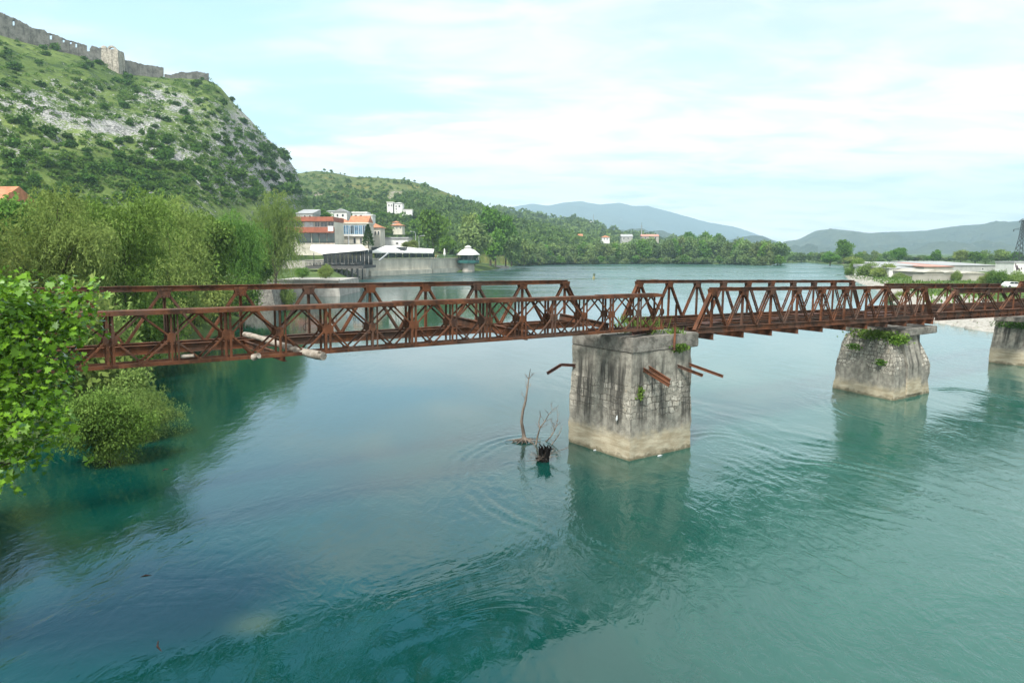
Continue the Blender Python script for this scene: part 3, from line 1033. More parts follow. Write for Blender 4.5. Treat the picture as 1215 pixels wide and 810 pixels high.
def warren(parent, v, apex0, n, sp, zb, zt, mat, chord=(0.24, 0.19), half_l=True, half_r=True, posts=True, dw=0.042, deep=0.0, hang_l=0.0, lean=1):
    """one side of a span: chords and gussets in the truss mesh, posts and diagonals below it"""
    m_ = MB()
    last = apex0 + (n - 1) * sp
    l0 = apex0 - (sp / 2 if half_l else 0)
    l1 = last + (sp / 2 if half_r else 0)
    ch, cw = chord[1], chord[0]
    # top chord: two channels under a cover plate
    if deep:
        m_.ibeam((apex0 - 0.12, v, zt), (last + 0.12, v, zt), cw, deep, 0.03)
        k = apex0
        while k < last + 0.1:
            m_.bar((k, v, zt - deep / 2 + 0.031), (k, v, zt + deep / 2 - 0.031), cw * 0.9, 0.02, (1, 0, 0))
            k += sp / 2
    else:
        m_.bar((apex0 - 0.14, v, zt + ch / 2), (last + 0.14, v, zt + ch / 2), cw, 0.022)
        for s_ in (-1, 1):
            m_.extrude((apex0 - 0.12, v + s_ * cw * 0.36, zt), (last + 0.12, v + s_ * cw * 0.36, zt),
                       [(-0.035, -ch / 2), (0.035, -ch / 2), (0.035, -ch / 2 + 0.02), (-0.012, -ch / 2 + 0.02), (-0.012, ch / 2 - 0.012), (-0.035, ch / 2 - 0.012)])
        k = apex0 + sp / 2
        while k < last:      # splice plates and rivet heads
            m_.box((k, v, zt + ch / 2 + 0.018), (0.42, cw * 0.8, 0.014))
            k += sp * 2
    # bottom chord
    for s_ in (-1, 1):
        m_.extrude((l0, v + s_ * cw * 0.30, zb), (l1, v + s_ * cw * 0.30, zb),
                   [(-0.04, -0.13), (0.04, -0.13), (0.04, -0.11), (-0.015, -0.11), (-0.015, 0.11), (0.04, 0.11), (0.04, 0.13), (-0.04, 0.13)])
    tr = m_.build('truss', mat, parent)
    for i in range(n):
        a = apex0 + i * sp
        g_ = MB()
        g_.extrude((a, v - cw * 0.5, zt - ch * 0.45), (a, v + cw * 0.5, zt - ch * 0.45), [(-0.24, 0.1), (-0.15, -0.22), (0.15, -0.22), (0.24, 0.1)])
        for rx_, rz_ in ((-0.15, 0.04), (-0.05, 0.04), (0.05, 0.04), (0.15, 0.04), (-0.1, -0.06), (0.1, -0.06), (-0.1, -0.15), (0, -0.15), (0.1, -0.15)):
            g_.box((a + rx_, v - cw * 0.5 - 0.008, zt - ch * 0.45 + rz_), (0.035, 0.022, 0.035))
        g_.build('gusset_plate', mat, tr)
        if posts:
            q = MB()
            q.ibeam((a, v, zb + 0.12), (a, v, zt - ch / 2), 0.10, 0.085, 0.012, (1, 0, 0))
            q.build('post', mat, tr)
        for s_ in (-1, 1):
            if (i == 0 and s_ < 0 and not half_l) or (i == n - 1 and s_ > 0 and not half_r):
                continue
            b = a + s_ * sp / 2
            q = MB()
            endp = (i == 0 and s_ < 0) or (i == n - 1 and s_ > 0)
            if endp:
                q.ibeam((a, v, zt), (b, v, zb), 0.2, 0.17, 0.02)
            else:
                for w_ in (-1, 1):
                    q.bar((a + s_ * 0.05, v + w_ * cw * 0.27, zt - ch * 0.3), (b, v + w_ * cw * 0.27, zb + 0.05), dw, 0.08)
                for f in (0.2, 0.4, 0.6, 0.8):
                    q.box((a + s_ * (0.05 + f * (sp / 2 - 0.05)), v, zt - ch * 0.3 + (zb + 0.05 - zt + ch * 0.3) * f), (0.07, cw * 0.48, 0.05))
            q.build('diagonal' if not endp else 'end_post', mat, tr)
    return tr


# span over the left channel: only its far truss still stands
TILT = 0.0106
s1 = thing('bridge_span', 'rusty far truss of the left span, its deck gone, ending over the streaked pier', 'bridge span', uv(0.44, 0, 0), BA)
s1.rotation_euler = (0, TILT, BA)
warren(s1, 5.0, -2.48 * 10, 11, 2.48, 5.50, 7.40, RUST, (0.23, 0.17), True, True)
for k in range(0, 11):
    u_ = -2.48 * k + 1.24
    if k in (2, 5, 9):
        continue
    b_ = MB()
    b_.bar((u_, 4.6, 5.36), (u_, 5.35, 5.36), 0.12, 0.16)
    b_.build('bearing_bracket', RUST, s1)
s_ = MB()
s_.ibeam((-26, 4.72, 5.42), (0.9, 4.72, 5.42), 0.16, 0.30, 0.02)
s_.build('stringer', RUST, s1)

# the panel truss that replaced the near side
PL, PH = 3.05, 1.42
bt = thing('panel_truss', 'low rusty truss of diamond braced panels along the near side of the left span', 'truss', uv(2.25, 0.44, 0), BA)
bt.rotation_euler = (0, TILT, BA)
ZB0 = 5.50


def panel_chord():
    m_ = MB()
    for y_ in (0.0, 0.46):
        for z_ in (ZB0, ZB0 + PH):
            for s_ in (-1, 1):
                m_.extrude((0.005, y_ + s_ * 0.05, z_), (PL - 0.005, y_ + s_ * 0.05, z_),
                           [(-0.012 * s_ - 0.022, -0.05), (0.022 - 0.012 * s_, -0.05), (0.022 - 0.012 * s_, 0.05), (-0.022 - 0.012 * s_, 0.05)])
        # pins and gussets at mid height
        for x_ in (0.06, PL / 2, PL - 0.06):
            m_.extrude((x_, y_ - 0.03, ZB0 + PH / 2), (x_, y_ + 0.03, ZB0 + PH / 2), [(-0.11, -0.06), (-0.05, -0.14), (0.05, -0.14), (0.11, -0.06), (0.11, 0.06), (0.05, 0.14), (-0.05, 0.14), (-0.11, 0.06)])
        for x_ in (PL / 4, 3 * PL / 4):
            m_.box((x_, y_, ZB0 + 0.055), (0.2, 0.05, 0.09))
            m_.box((x_, y_, ZB0 + PH - 0.055), (0.2, 0.05, 0.09))
    m_.bar((0, 0.23, ZB0 + PH + 0.063), (PL, 0.23, ZB0 + PH + 0.063), 0.58, 0.022)
    return m_


pc_me = panel_chord().mesh('truss_panel')
post_me, diag_me = {}, []
for k, x_ in (('end', 0.07), ('mid', PL / 2), ('tail', PL - 0.07)):
    m_ = MB()
    for y_ in (0.0, 0.46):
        m_.bar((x_, y_, ZB0 + 0.05), (x_, y_, ZB0 + PH - 0.05), 0.065, 0.06 if k != 'mid' else 0.05, (1, 0, 0))
        if k == 'mid':
            m_.bar((x_ + 0.17, y_, ZB0 + 0.05), (x_ + 0.17, y_, ZB0 + PH - 0.05), 0.05, 0.04, (1, 0, 0))
    post_me[k] = m_.mesh('post')
for a, b in (((0.07, 0.5), (PL / 4, 1)), ((0.07, 0.5), (PL / 4, 0)), ((PL / 4, 1), (PL / 2, 0.5)), ((PL / 4, 0), (PL / 2, 0.5)),
             ((PL / 2, 0.5), (3 * PL / 4, 1)), ((PL / 2, 0.5), (3 * PL / 4, 0)), ((3 * PL / 4, 1), (PL - 0.07, 0.5)), ((3 * PL / 4, 0), (PL - 0.07, 0.5))):
    m_ = MB()
    for y_ in (0.0, 0.46):
        m_.bar((a[0], y_, ZB0 + PH * a[1] + (0.04 if a[1] == 0 else -0.04 if a[1] == 1 else 0)), (b[0], y_, ZB0 + PH * b[1] + (0.04 if b[1] == 0 else -0.04 if b[1] == 1 else 0)), 0.042, 0.05)
    diag_me.append(m_.mesh('brace'))
for k in range(9):
    x_ = -PL * (k + 1)
    pn = link('truss_panel', pc_me, RUST, bt, (x_, 0, 0))
    for me in post_me.values():
        link('post', me, RUST, pn)
    for me in diag_me:
        link('brace', me, RUST, pn)
# battens on the top chord where cover strips overlap
for a, b in ((-12.8, -7.6), (-3.6, -0.3)):
    m_ = MB()
    m_.bar((a, 0.23, ZB0 + PH + 0.09), (b, 0.23, ZB0 + PH + 0.09), 0.44, 0.025)
    m_.build('cover_strip', RUST, bt)
m_ = MB()
m_.ibeam((-1.9, -0.05, ZB0 - 0.13), (-0.1, 0.5, ZB0 - 0.13), 0.22, 0.15, 0.02)
m_.build('bearing_shoe', DRUST, bt)
# cross beams that carried the deck
for u_ in (-14.4, -20.6):
    m_ = MB()
    m_.ibeam((u_, 0.42, 5.42), (u_, 4.66, 5.42), 0.12, 0.22, 0.018)
    o_ = m_.build('transom', RUST, s1)
    o_.location.x = -0.44

# middle span with both trusses and the bones of its deck
T2 = 0.0225
s2 = thing('bridge_span', 'rusty middle span with both trusses and bare floor beams between two piers', 'bridge span', uv(5.33, 0, 0), BA)
s2.rotation_euler = (0, T2, BA)
N2, SP2 = 10, 2.215
warren(s2, 0.36, 0, N2, SP2, 5.24, 7.10, RUST, (0.22, 0.165))
t2 = warren(s2, 5.05, 0, N2, SP2, 5.36, 7.30, RUST, (0.22, 0.165))
for i in range(N2 + 1):
    u_ = (i - 0.5) * SP2 + SP2 * 0.5 if i < N2 else (N2 - 0.5) * SP2
    m_ = MB()
    m_.ibeam((u_, 0.2, 4.94), (u_, 5.2, 5.02), 0.15, 0.32, 0.018)
    m_.build('floor_beam', RUST, s2)
for v_ in (0.9, 1.75, 2.6, 3.45, 4.3):
    m_ = MB()
    m_.ibeam((-1.0 + (v_ == 2.6) * 0.5, v_, 5.24), (N2 * SP2 - 1.0, v_, 5.26), 0.13, 0.26, 0.016)
    m_.build('stringer', RUST, s2)
# a few leftover deck sheets and rails
for u_, v_, l_, w_, q in ((0.6, 1.5, 1.8, 0.7, 0.3), (3.1, 3.0, 2.2, 0.6, -0.1), (7.2, 2.2, 1.6, 0.5, 0.2), (11.5, 3.5, 2.4, 0.7, 0.05), (15.2, 1.4, 2.8, 0.6, -0.06), (18.2, 2.8, 2.6, 0.9, 0.1)):
    m_ = MB()
    m_.bar((u_, v_, 5.395), (u_ + l_ * math.cos(q), v_ + l_ * math.sin(q), 5.405), w_, 0.03)
    m_.build('deck_plate', DRUST, s2)

# right span: heavier trusses
T3 = 0.025
for k, (u0, lab) in enumerate(((29.55, 'rusty right span with deep top chords and plate girder bottoms, right of the rubble pier'),
                               (52.6, 'rusty farthest span at the right edge beyond the third pier'))):
    s3 = thing('bridge_span', lab, 'bridge span', uv(u0, 0, -0.025 * 0 - k * 0.35), BA)
    s3.rotation_euler = (0, T3 if k == 0 else 0.012, BA)
    n3, sp3 = 5, 4.62
    for v_, dz in ((0.44, 0.0), (5.0, 0.13)):
        tr = warren(s3, v_, 0, n3, sp3, 4.72 + dz, 6.30 + dz, RUST, (0.30, 0.2), True, True, True, 0.07, 0.36)
        m_ = MB()
        m_.ibeam((-2.35, v_ - 0.002, 4.68 + dz), (n3 * sp3 - 2.27, v_ - 0.002, 4.68 + dz), 0.34, 0.52, 0.024)
        for i in range(20):
            x_ = -2.2 + i * sp3 / 4
            m_.bar((x_, v_ - 0.004, 4.45 + dz), (x_, v_ - 0.004, 4.91 + dz), 0.26, 0.02, (1, 0, 0))
        m_.build('plate_girder', RUST, tr)
        for i in range(n3):
            q = MB()
            q.ibeam((i * sp3 - sp3 / 4 + 1.15, v_, 4.9 + dz), (i * sp3 - sp3 / 4 + 1.15, v_, 6.14 + dz), 0.12, 0.10, 0.014, (1, 0, 0))
            if k == 9:
                q.build('post', RUST, tr)
    for i in range(n3 * 2):
        m_ = MB()
        m_.ibeam((-2.2 + i * sp3 / 2, 0.62, 4.62), (-2.2 + i * sp3 / 2, 4.84, 4.72), 0.18, 0.34, 0.02)
        m_.build('floor_beam', RUST, s3)
    for v_ in (1.4, 2.3, 3.2, 4.1):
        m_ = MB()
        m_.ibeam((-2.3, v_, 4.96), (n3 * sp3 - 2.3, v_, 4.98), 0.14, 0.2, 0.016)
        m_.build('stringer', RUST, s3)

# abutment at the left bank, behind the maple
m_ = MB()
m_.bb(-28.2, -24.4, -0.6, 6.2, -1.5, 5.55)
ab = link('bridge_abutment', m_.mesh('bridge_abutment'), CAPC)
ab.location = uv(0, 0)
ab.rotation_euler = (0, 0, BA)
tag(ab, 'concrete abutment under the left end of the bridge, hidden by the maple', 'abutment')

# fallen and leftover steel
def beam(label, p0, p1, w_, h_, mat=RUST, name='steel_beam', group=None, bent=None):
    m_ = MB()
    if bent is None:
        m_.ibeam(p0, p1, w_, h_, 0.018)
    else:
        m_.ibeam(p0, bent, w_, h_, 0.018)
        m_.ibeam(bent, p1, w_, h_, 0.018)
    return tag(m_.build(name, mat), label, 'beam', group)


beam('loose steel beam slanting from the far truss down onto the panel truss', at(526, 376.5, 29.4), at(626, 398.5, 27.9), 0.20, 0.32)
beam('short loose beam lying over the streaked pier between the two trusses', at(664, 375, 32.0), at(722, 387, 31.0), 0.18, 0.26)
beam('rusty plate girder scrap lying on the pier cap beside the grass', at(700, 392, 31.2), at(762, 389, 32.6), 0.3, 0.16, DRUST)
beam('bent rusty rail jutting from the left side of the streaked pier', uv(0.3, 3.5, 3.62), at(649, 443, 33.2), 0.10, 0.13, DRUST, 'steel_rail', None, at(666, 432.5, 33.4))
for (a, b, d0, lab) in (((760, 444.5), (794.5, 457), (0.35, 4.0), 'nearer rail of the pair jutting from the pier front beside its corner'),
                        ((771, 444.0), (795, 452), (0.72, 4.03), 'farther shorter rail of the pair jutting from the pier front beside its corner')):
    e = at(b[0], b[1] + 0, 29.95 if d0[0] < 0.5 else 30.2)
    beam(lab, uv(d0[0] + 0.35, 0.4, d0[1] + 0.02), (e[0], e[1], e[2]), 0.10, 0.15, RUST, 'steel_rail')
for (b, d0, dd, lab) in (((834, 445.5), (2.75, 3.93), 31.5, 'nearer short rail jutting right from the right side of the streaked pier'),
                         ((858, 446.5), (3.3, 4.0), 32.2, 'long rail pointing right from the right side of the streaked pier')):
    e = at(b[0], b[1], dd)
    beam(lab, uv(d0[0], 0.4, d0[1]), (e[0], e[1], e[2]), 0.10, 0.13, RUST, 'steel_rail')
m_ = MB()
q0 = uv(2.52, -0.07, 4.55)
q1 = uv(2.60, -0.07, 6.55)
m_.tube([q0, q1], 0.05, 8)
tag(m_.build('steel_pipe', RUST), 'thin upright rusty pipe standing against the front of the pier cap', 'pipe')
# wire rings hanging from the far truss
for (px_, py_, d_, lab) in ((364, 388, 26.6, 'left of two thin wire loops hanging in the far truss, above the log'), (434, 386, 28.0, 'right of two thin wire loops hanging in the far truss')):
    c_ = at(px_, py_, d_)
    m_ = MB()
    m_.tube([c_ + np.array([0.14 * math.cos(a) * UX, 0.14 * math.cos(a) * UY, 0.14 * math.sin(a)]) for a in np.linspace(-1.3, 4.4, 18)] + [c_ + np.array([0, 0, 0.75])], 0.012, 5)
    tag(m_.build('wire_loop', DRUST), lab, 'wire')

# the bleached log on the bottom chord, with its broken branch stub
e0, e1 = at(290, 396.5, 24.6), at(384, 423.5, 22.0)
lg = []
for f in np.linspace(0, 1, 14):
    lg.append(e0 * (1 - f) + e1 * f + np.array([0, 0, 0.03 * math.sin(f * 7)]))
m_ = MB()
m_.tube(lg, [0.085 + 0.05 * f + 0.012 * math.sin(f * 23) for f in np.linspace(0, 1, 14)], 12)
log = tag(m_.build('driftwood_log', WOOD), 'long bleached driftwood log lying across the bottom chord of the left span', 'log')
m_ = MB()
a_ = lg[12]
m_.tube([a_, a_ + np.array([0.12, -0.16, 0.10]), a_ + np.array([0.18, -0.22, 0.13])], [0.07, 0.055, 0.035], 8)
m_.build('branch_stub', WOOD, log)
m_ = MB()
c_ = at(304, 423.5, 21.0)
m_.tube([c_ + np.array([-0.1, 0.05, -0.02]), c_ + np.array([0.1, -0.06, 0.05])], [0.10, 0.085], 9)
tag(m_.build('wood_chunk', WOOD), 'short pale sawn wood chunk on the panel truss bottom chord left of the log', 'wood')
m_ = MB()
c_ = at(223, 423, 20.6)
m_.tube([c_ + np.array([-0.18, 0.0, 0]), c_ + np.array([0.15, 0.05, 0.02])], [0.06, 0.05], 8)
tag(m_.build('wood_chunk', WOOD), 'thin pale wood piece behind the panel truss nearer the maple', 'wood')

# ------------------------------------------------------------------ the snag and drift caught above the pier
def branch(m_, p, d, L, r, depth, rg):
    n_ = 5
    pts = [np.array(p, float)]
    dd = np.array(d, float)
    for i in range(n_):
        dd = dd + rg.normal(0, 0.13, 3) * np.array([1, 1, 0.4])
        dd /= np.linalg.norm(dd)
        pts.append(pts[-1] + dd * L / n_)
    m_.tube(pts, [r * (1 - 0.6 * i / n_) for i in range(n_ + 1)], 6)
    if depth:
        for i in range(1, n_ + 1):
            for _ in range(1 if i < 3 else 2):
                q = dd + rg.normal(0, 0.55, 3) + np.array([0, 0, 0.15])
                branch(m_, pts[i], q / np.linalg.norm(q), L * rg.uniform(0.25, 0.42), r * 0.42, depth - 1, rg)


rg = np.random.default_rng(4)
SB = onz(622, 524)
sn = thing('dead_tree', 'bare dead tree standing in the water left of the streaked pier', 'dead tree', (SB[0], SB[1], 0))
m_ = MB()
tp = [np.array(q) for q in ((0.0, 0, -0.3), (-0.03, 0, 0.4), (-0.13, 0, 0.95), (-0.06, 0.02, 1.5), (0.06, 0, 1.95), (0.14, 0, 2.5), (0.2, 0, 2.95), (0.28, 0.02, 3.45))]
m_.tube(tp, [0.14, 0.085, 0.07, 0.06, 0.052, 0.04, 0.026, 0.01], 9)
m_.build('trunk', SNAG, sn)
m_ = MB()
for i, s_ in ((4, -1), (5, 1), (5, -1), (6, 1), (6, -1), (7, 1), (7, -1), (3, 1)):
    branch(m_, tp[i] if i < 7 else tp[6], np.array([0.5 * s_, rg.normal(0, 0.3), 0.8]), rg.uniform(0.25, 0.55), 0.014, 1, rg)
m_.build('twigs', SNAG, sn)
m_ = MB()
for a in np.linspace(0, 2 * math.pi, 15)[:-1]:
    L = rg.uniform(0.3, 0.9)
    m_.tube([(0, 0, 0.3), (0.12 * math.cos(a), 0.12 * math.sin(a), 0.14), (L * math.cos(a), L * 0.8 * math.sin(a), rg.uniform(-0.05, 0.08))], [0.05, 0.04, 0.015], 6)
m_.build('roots', SNAG, sn)
S2_ = onz(635, 527)
sn2 = thing('dead_branch', 'forked leafless branch leaning in the water between snag and pier', 'branch', (S2_[0], S2_[1], 0))
m_ = MB()
b0 = [np.array(q) for q in ((0, 0, -0.2), (0.1, 0, 0.35), (0.2, 0.0, 0.75), (0.42, 0, 1.05), (0.62, 0.05, 1.4), (0.78, 0.05, 1.6))]
m_.tube(b0, [0.05, 0.045, 0.035, 0.025, 0.015, 0.008], 6)
m_.tube([b0[2], (0.16, 0, 1.05), (0.24, 0, 1.35), (0.2, 0, 1.6)], [0.03, 0.025, 0.015, 0.006], 6)
m_.build('stem', SNAG, sn2)
m_ = MB()
for i in (2, 3, 4, 5):
    for s_ in (-1, 1):
        branch(m_, b0[i], np.array([0.6 * s_ + 0.3, rg.normal(0, .3), 0.7]), rg.uniform(0.25, 0.5), 0.011, 1, rg)
m_.build('twigs', SNAG, sn2)
# a second bough half sunk towards the pier
S3_ = onz(652, 522)
sn3 = thing('dead_branch', 'half sunk bough with twigs lying against the left face of the pier', 'branch', (S3_[0], S3_[1], 0))
m_ = MB()
branch(m_, (-0.3, -0.3, -0.1), np.array([0.75, 0.35, 0.45]), 1.3, 0.035, 2, rg)
branch(m_, (0.0, -0.8, -0.05), np.array([0.5, 0.5, 0.5]), 0.9, 0.025, 1, rg)
m_.build('stem', SNAG, sn3)
# black sodden root clump
S4_ = onz(645, 547)
sn4 = thing('root_clump', 'black sodden root clump poking from the water before the snag', 'drift wood', (S4_[0], S4_[1], 0))
m, t = mat_new('sodden_wood')
o = objco(t)
out(t, princ(t, t.mix(t.noise(o, 6, 4, 0.6), (0.002, 0.002, 0.002), (0.012, 0.010, 0.009)), 0.7, 0.08, bump(t, t.noise(o, 20, 4, 0.7), 0.8, 0.02)))
m_ = MB()
for i in range(34):
    a = rg.uniform(0, 6.28)
    r0 = rg.uniform(0.02, 0.22)
    hgt = rg.uniform(0.12, 0.85) * (1.1 - 1.4 * abs(r0 - 0.15))
    x_, y_ = r0 * math.cos(a) * 1.3, r0 * math.sin(a)
    m_.tube([(x_ * 0.5, y_ * 0.5, -0.3), (x_ * 0.9, y_, hgt * 0.45), (x_ * 1.2 + rg.normal(0, 0.04), y_ * 1.2, hgt * 0.8), (x_ * 1.3 + rg.normal(0, 0.09), y_ * 1.3 + rg.normal(0, 0.06), hgt)],
             [0.10, 0.085, 0.05, 0.012], 6)
m_.build('roots', m, sn4)
m_ = MB()
for i in range(16):
    a = rg.uniform(0, 6.28)
    branch(m_, (0, 0, 0.15), np.array([math.cos(a), math.sin(a), rg.uniform(0.0, 0.5)]), rg.uniform(0.5, 1.1), 0.016, 1, rg)
m_.build('twigs', SNAG, sn4)
# litter floating at the foot of the pier
m, t = mat_new('white_plastic')
out(t, princ(t, (0.5, 0.52, 0.52), 0.4, 0.4))
PLAS = m
for (px_, py_, r_, lab) in ((707, 533.5, 0.032, 'white plastic bottle floating at the left foot of the pier'), (783, 540.2, 0.035, 'white plastic scrap floating at the right foot of the pier')):
    c_ = onz(px_, py_, 0.02)
    m_ = MB()
    v_ = np.array([UX, UY, 0.02]) * 0.14
    m_.tube([c_ - v_, c_ - v_ * 0.8, c_ + v_ * 0.35, c_ + v_ * 0.7, c_ + v_], [r_ * 0.5, r_, r_, r_ * 0.4, r_ * 0.35], 10)
    tag(m_.build('plastic_bottle', PLAS), lab, 'litter')
m_ = MB()
c_ = np.array(uv(-0.075, 0.72, 1.72))
m_.lathe((0, 0, 0), [(0.03, -0.16), (0.09, -0.1), (0.1, 0.02), (0.06, 0.1), (0.05, 0.17), (0.015, 0.2)], 9)
o_ = tag(m_.build('plastic_bag', PLAS, None, tuple(c_)), 'white plastic bag snagged on the left face of the pier', 'litter')
o_.scale = (0.25, 0.6, 0.7)
o_.rotation_euler = (0.1, 0.05, BA)
# twigs drifting on the dark water at the left
for i, (px_, py_, L, a, lab) in enumerate(((196, 557, 0.35, 1.2, 'small dark stick floating in the tree reflection, farthest upstream of three'), (173, 683, 0.3, 0.5, 'small dark stick floating on dark water, middle of three'),
                                           (189, 766, 0.55, 2.2, 'crooked dark stick floating nearest the lower edge'))):
    c_ = onz(px_, py_, 0.0)
    m_ = MB()
    m_.tube([(-L / 2, 0, -0.01), (0, 0.04, 0.012), (L / 2, -0.03, -0.012)], [0.012, 0.02, 0.014], 6)
    o_ = tag(m_.build('floating_stick', m if False else DRUST, None, tuple(c_)), lab, 'stick')
    o_.rotation_euler = (0, 0, a)

# ------------------------------------------------------------------ foliage
MAPLE_LEAF = [(0, 0), (0.10, 0.02), (0.42, -0.10), (0.36, 0.10), (0.52, 0.30), (0.30, 0.36), (0.33, 0.66), (0.14, 0.58), (0, 1.0), (-0.14, 0.58), (-0.33, 0.66),
              (-0.30, 0.36), (-0.52, 0.30), (-0.36, 0.10), (-0.42, -0.10), (-0.10, 0.02)]
DIAMOND = [(0, 0), (0.5, 0.45), (0, 1.0), (-0.5, 0.45)]
BLADE = [(-0.5, 0), (0.5, 0), (0.12, 1.0), (-0.12, 1.0)]


def unit(v):
    return v / np.maximum(np.linalg.norm(v, axis=-1, keepdims=True), 1e-9)


def leaf_mesh(name, P, axis, nrm, L, Wd, tint, shape=DIAMOND):
    """one flat leaf per row of P: base point, direction, facing, length and width"""
    P = np.asarray(P, float)
    n = len(P)
    a = unit(np.asarray(axis, float))
    s_ = unit(np.cross(a, nrm))
    sh = np.array(shape)
    L = np.broadcast_to(np.asarray(L, float).reshape(-1, 1, 1) if np.ndim(L) else np.full((1, 1, 1), L), (n, 1, 1))
    Wd = np.broadcast_to(np.asarray(Wd, float).reshape(-1, 1, 1) if np.ndim(Wd) else np.full((1, 1, 1), Wd), (n, 1, 1))
    k = len(sh)
    V = P[:, None, :] + s_[:, None, :] * (sh[None, :, 0:1] * Wd) + a[:, None, :] * (sh[None, :, 1:2] * L)
    Fq = np.arange(n * k).reshape(n, k)
    return np_mesh(name, V.reshape(-1, 3), Fq, False, {'tint': np.repeat(np.clip(tint, 0, 1), k)})


def cloud(blobs, n, g, shell=0.55, tintv=0.55):
    """leaf positions spread through the outer shells of many small masses"""
    B = np.array([b[:3] for b in blobs], float)
    Rr = np.array([b[3] for b in blobs], float)
    SQ = np.array([b[4] if len(b) > 4 else 0.85 for b in blobs], float)
    pr = Rr ** 2 / np.sum(Rr ** 2)
    i = g.choice(len(B), n, p=pr)
    d = unit(g.normal(0, 1, (n, 3)))
    low = (d[:, 2] < -0.25) & (g.random(n) < 0.55)
    d[low, 2] *= -1
    r = Rr[i] * (shell + (1.12 - shell) * g.random(n) ** 0.7)
    bt = g.random(len(B))
    wob = 1 + 0.35 * np.sin(d[:, 0] * 5 + i) * np.cos(d[:, 1] * 6 + i * 2)
    P = B[i] + d * (r * wob)[:, None] * np.stack([np.ones(n), np.ones(n), SQ[i]], 1)
    tint = bt[i] * tintv + g.random(n) * (1 - tintv)
    return P, d, tint


def crown_blobs(h, rx, g, base=0.25, nb=24, top=1.0, flat=1.0, rs=(0.26, 0.42)):
    o_ = []
    zc, rz = h * (base + top) / 2, h * (top - base) / 2
    for k in range(nb):
        d = unit(g.normal(0, 1, 3))
        q = 0.72 * g.random() ** 0.45
        r = rx * g.uniform(*rs)
        o_.append((d[0] * q * rx, d[1] * q * rx, zc + d[2] * q * rz * flat, r))
    return o_


def trunk_mesh(name, h, r, blobs, g, lean=(0, 0), nl=9):
    m_ = MB()
    top = np.array([lean[0], lean[1], h])
    pts = [np.array([0, 0, -0.4]), np.array([0, 0, 0.05 * h]), top * 0.35 + np.array([0.1, 0, 0]) * g.normal(), top * 0.6, top * 0.85]
    m_.tube(pts, [r * 1.25, r, r * 0.8, r * 0.55, r * 0.15], 8)
    for k in g.choice(len(blobs), min(nl, len(blobs)), replace=False):
        b = np.array(blobs[k][:3])
        f = g.uniform(0.22, 0.6)
        s_ = top * f
        mid = s_ * 0.5 + b * 0.5 + np.array([0, 0, -0.05 * h])
        m_.tube([s_, mid, b], [r * 0.5, r * 0.32, r * 0.08], 6)
    return m_.mesh(name)


def broadleaf(h, rx, n, ls, g, base=0.22, nb=24, lw=0.75, top=1.0, rs=(0.26, 0.42), shell=0.5):
    bl = crown_blobs(h - rx * 0.25, rx * 0.82, g, base, nb, top, 1.0, rs)
    P, d, ti = cloud(bl, n, g, shell)
    ax = unit(d * 0.5 + g.normal(0, 0.8, (n, 3)) + np.array([0, 0, -0.15]))
    nr = unit(d * 0.7 + g.normal(0, 0.6, (n, 3)) + np.array([0, 0, 0.5]))
    L = ls * g.uniform(0.6, 1.3, n)
    return leaf_mesh('crown', P, ax, nr, L, L * lw, ti), trunk_mesh('trunk', h * 0.85, max(0.12, h * 0.022), bl, g)


def willow(h, rx, n, ls, g, base=0.08):
    """feathery crown: thin leaves along arching, drooping sprays"""
    bl = crown_blobs(h - rx * 0.2, rx * 0.8, g, base, 34, 1.0, 1.0, (0.2, 0.36))
    ns = n // 14
    P0, d0, ti0 = cloud(bl, ns, g, 0.45, 0.6)
    out_ = unit(np.stack([d0[:, 0], d0[:, 1], d0[:, 2] * 0.6 + 0.35], 1) + g.normal(0, 0.35, (ns, 3)))
    slen = rx * g.uniform(0.10, 0.30, ns)
    P, A, T = [], [], []
    for j in range(14):
        f = j / 13
        q = P0 + out_ * (slen * f)[:, None] + np.array([0, 0, -1.0]) * (slen * f * f * 0.75)[:, None] + g.normal(0, 0.05, (ns, 3))
        P.append(q)
        A.append(unit(out_ * (1 - f) + np.array([0, 0, -0.9]) * f + g.normal(0, 0.45, (ns, 3))))
        T.append(ti0 * 0.75 + g.random(ns) * 0.25)
    P, A, T = np.concatenate(P), np.concatenate(A), np.concatenate(T)
    nr = unit(g.normal(0, 1, P.shape) + np.array([0, 0, 0.7]))
    L = ls * g.uniform(0.6, 1.3, len(P))
    return leaf_mesh('crown', P, A, nr, L, L * 0.30, T), trunk_mesh('trunk', h * 0.8, 0.02 * h, bl, g, (0.4, 0), 14)


G = np.random.default_rng(11)


def tree(name, label, cat, group, crown, trunk, leafm, x, y, z, s, rz, sz=1.0, twig=BARK):
    o_ = thing(name, label, cat, (x, y, z), rz, group)
    o_.scale = (s, s, s * sz)
    link('crown', crown, leafm, o_)
    if trunk is not None:
        link('trunk', trunk, twig, o_)
    return o_


def gz1(x, y):
    return float(ground_z(np.array([x]), np.array([y]))[0])


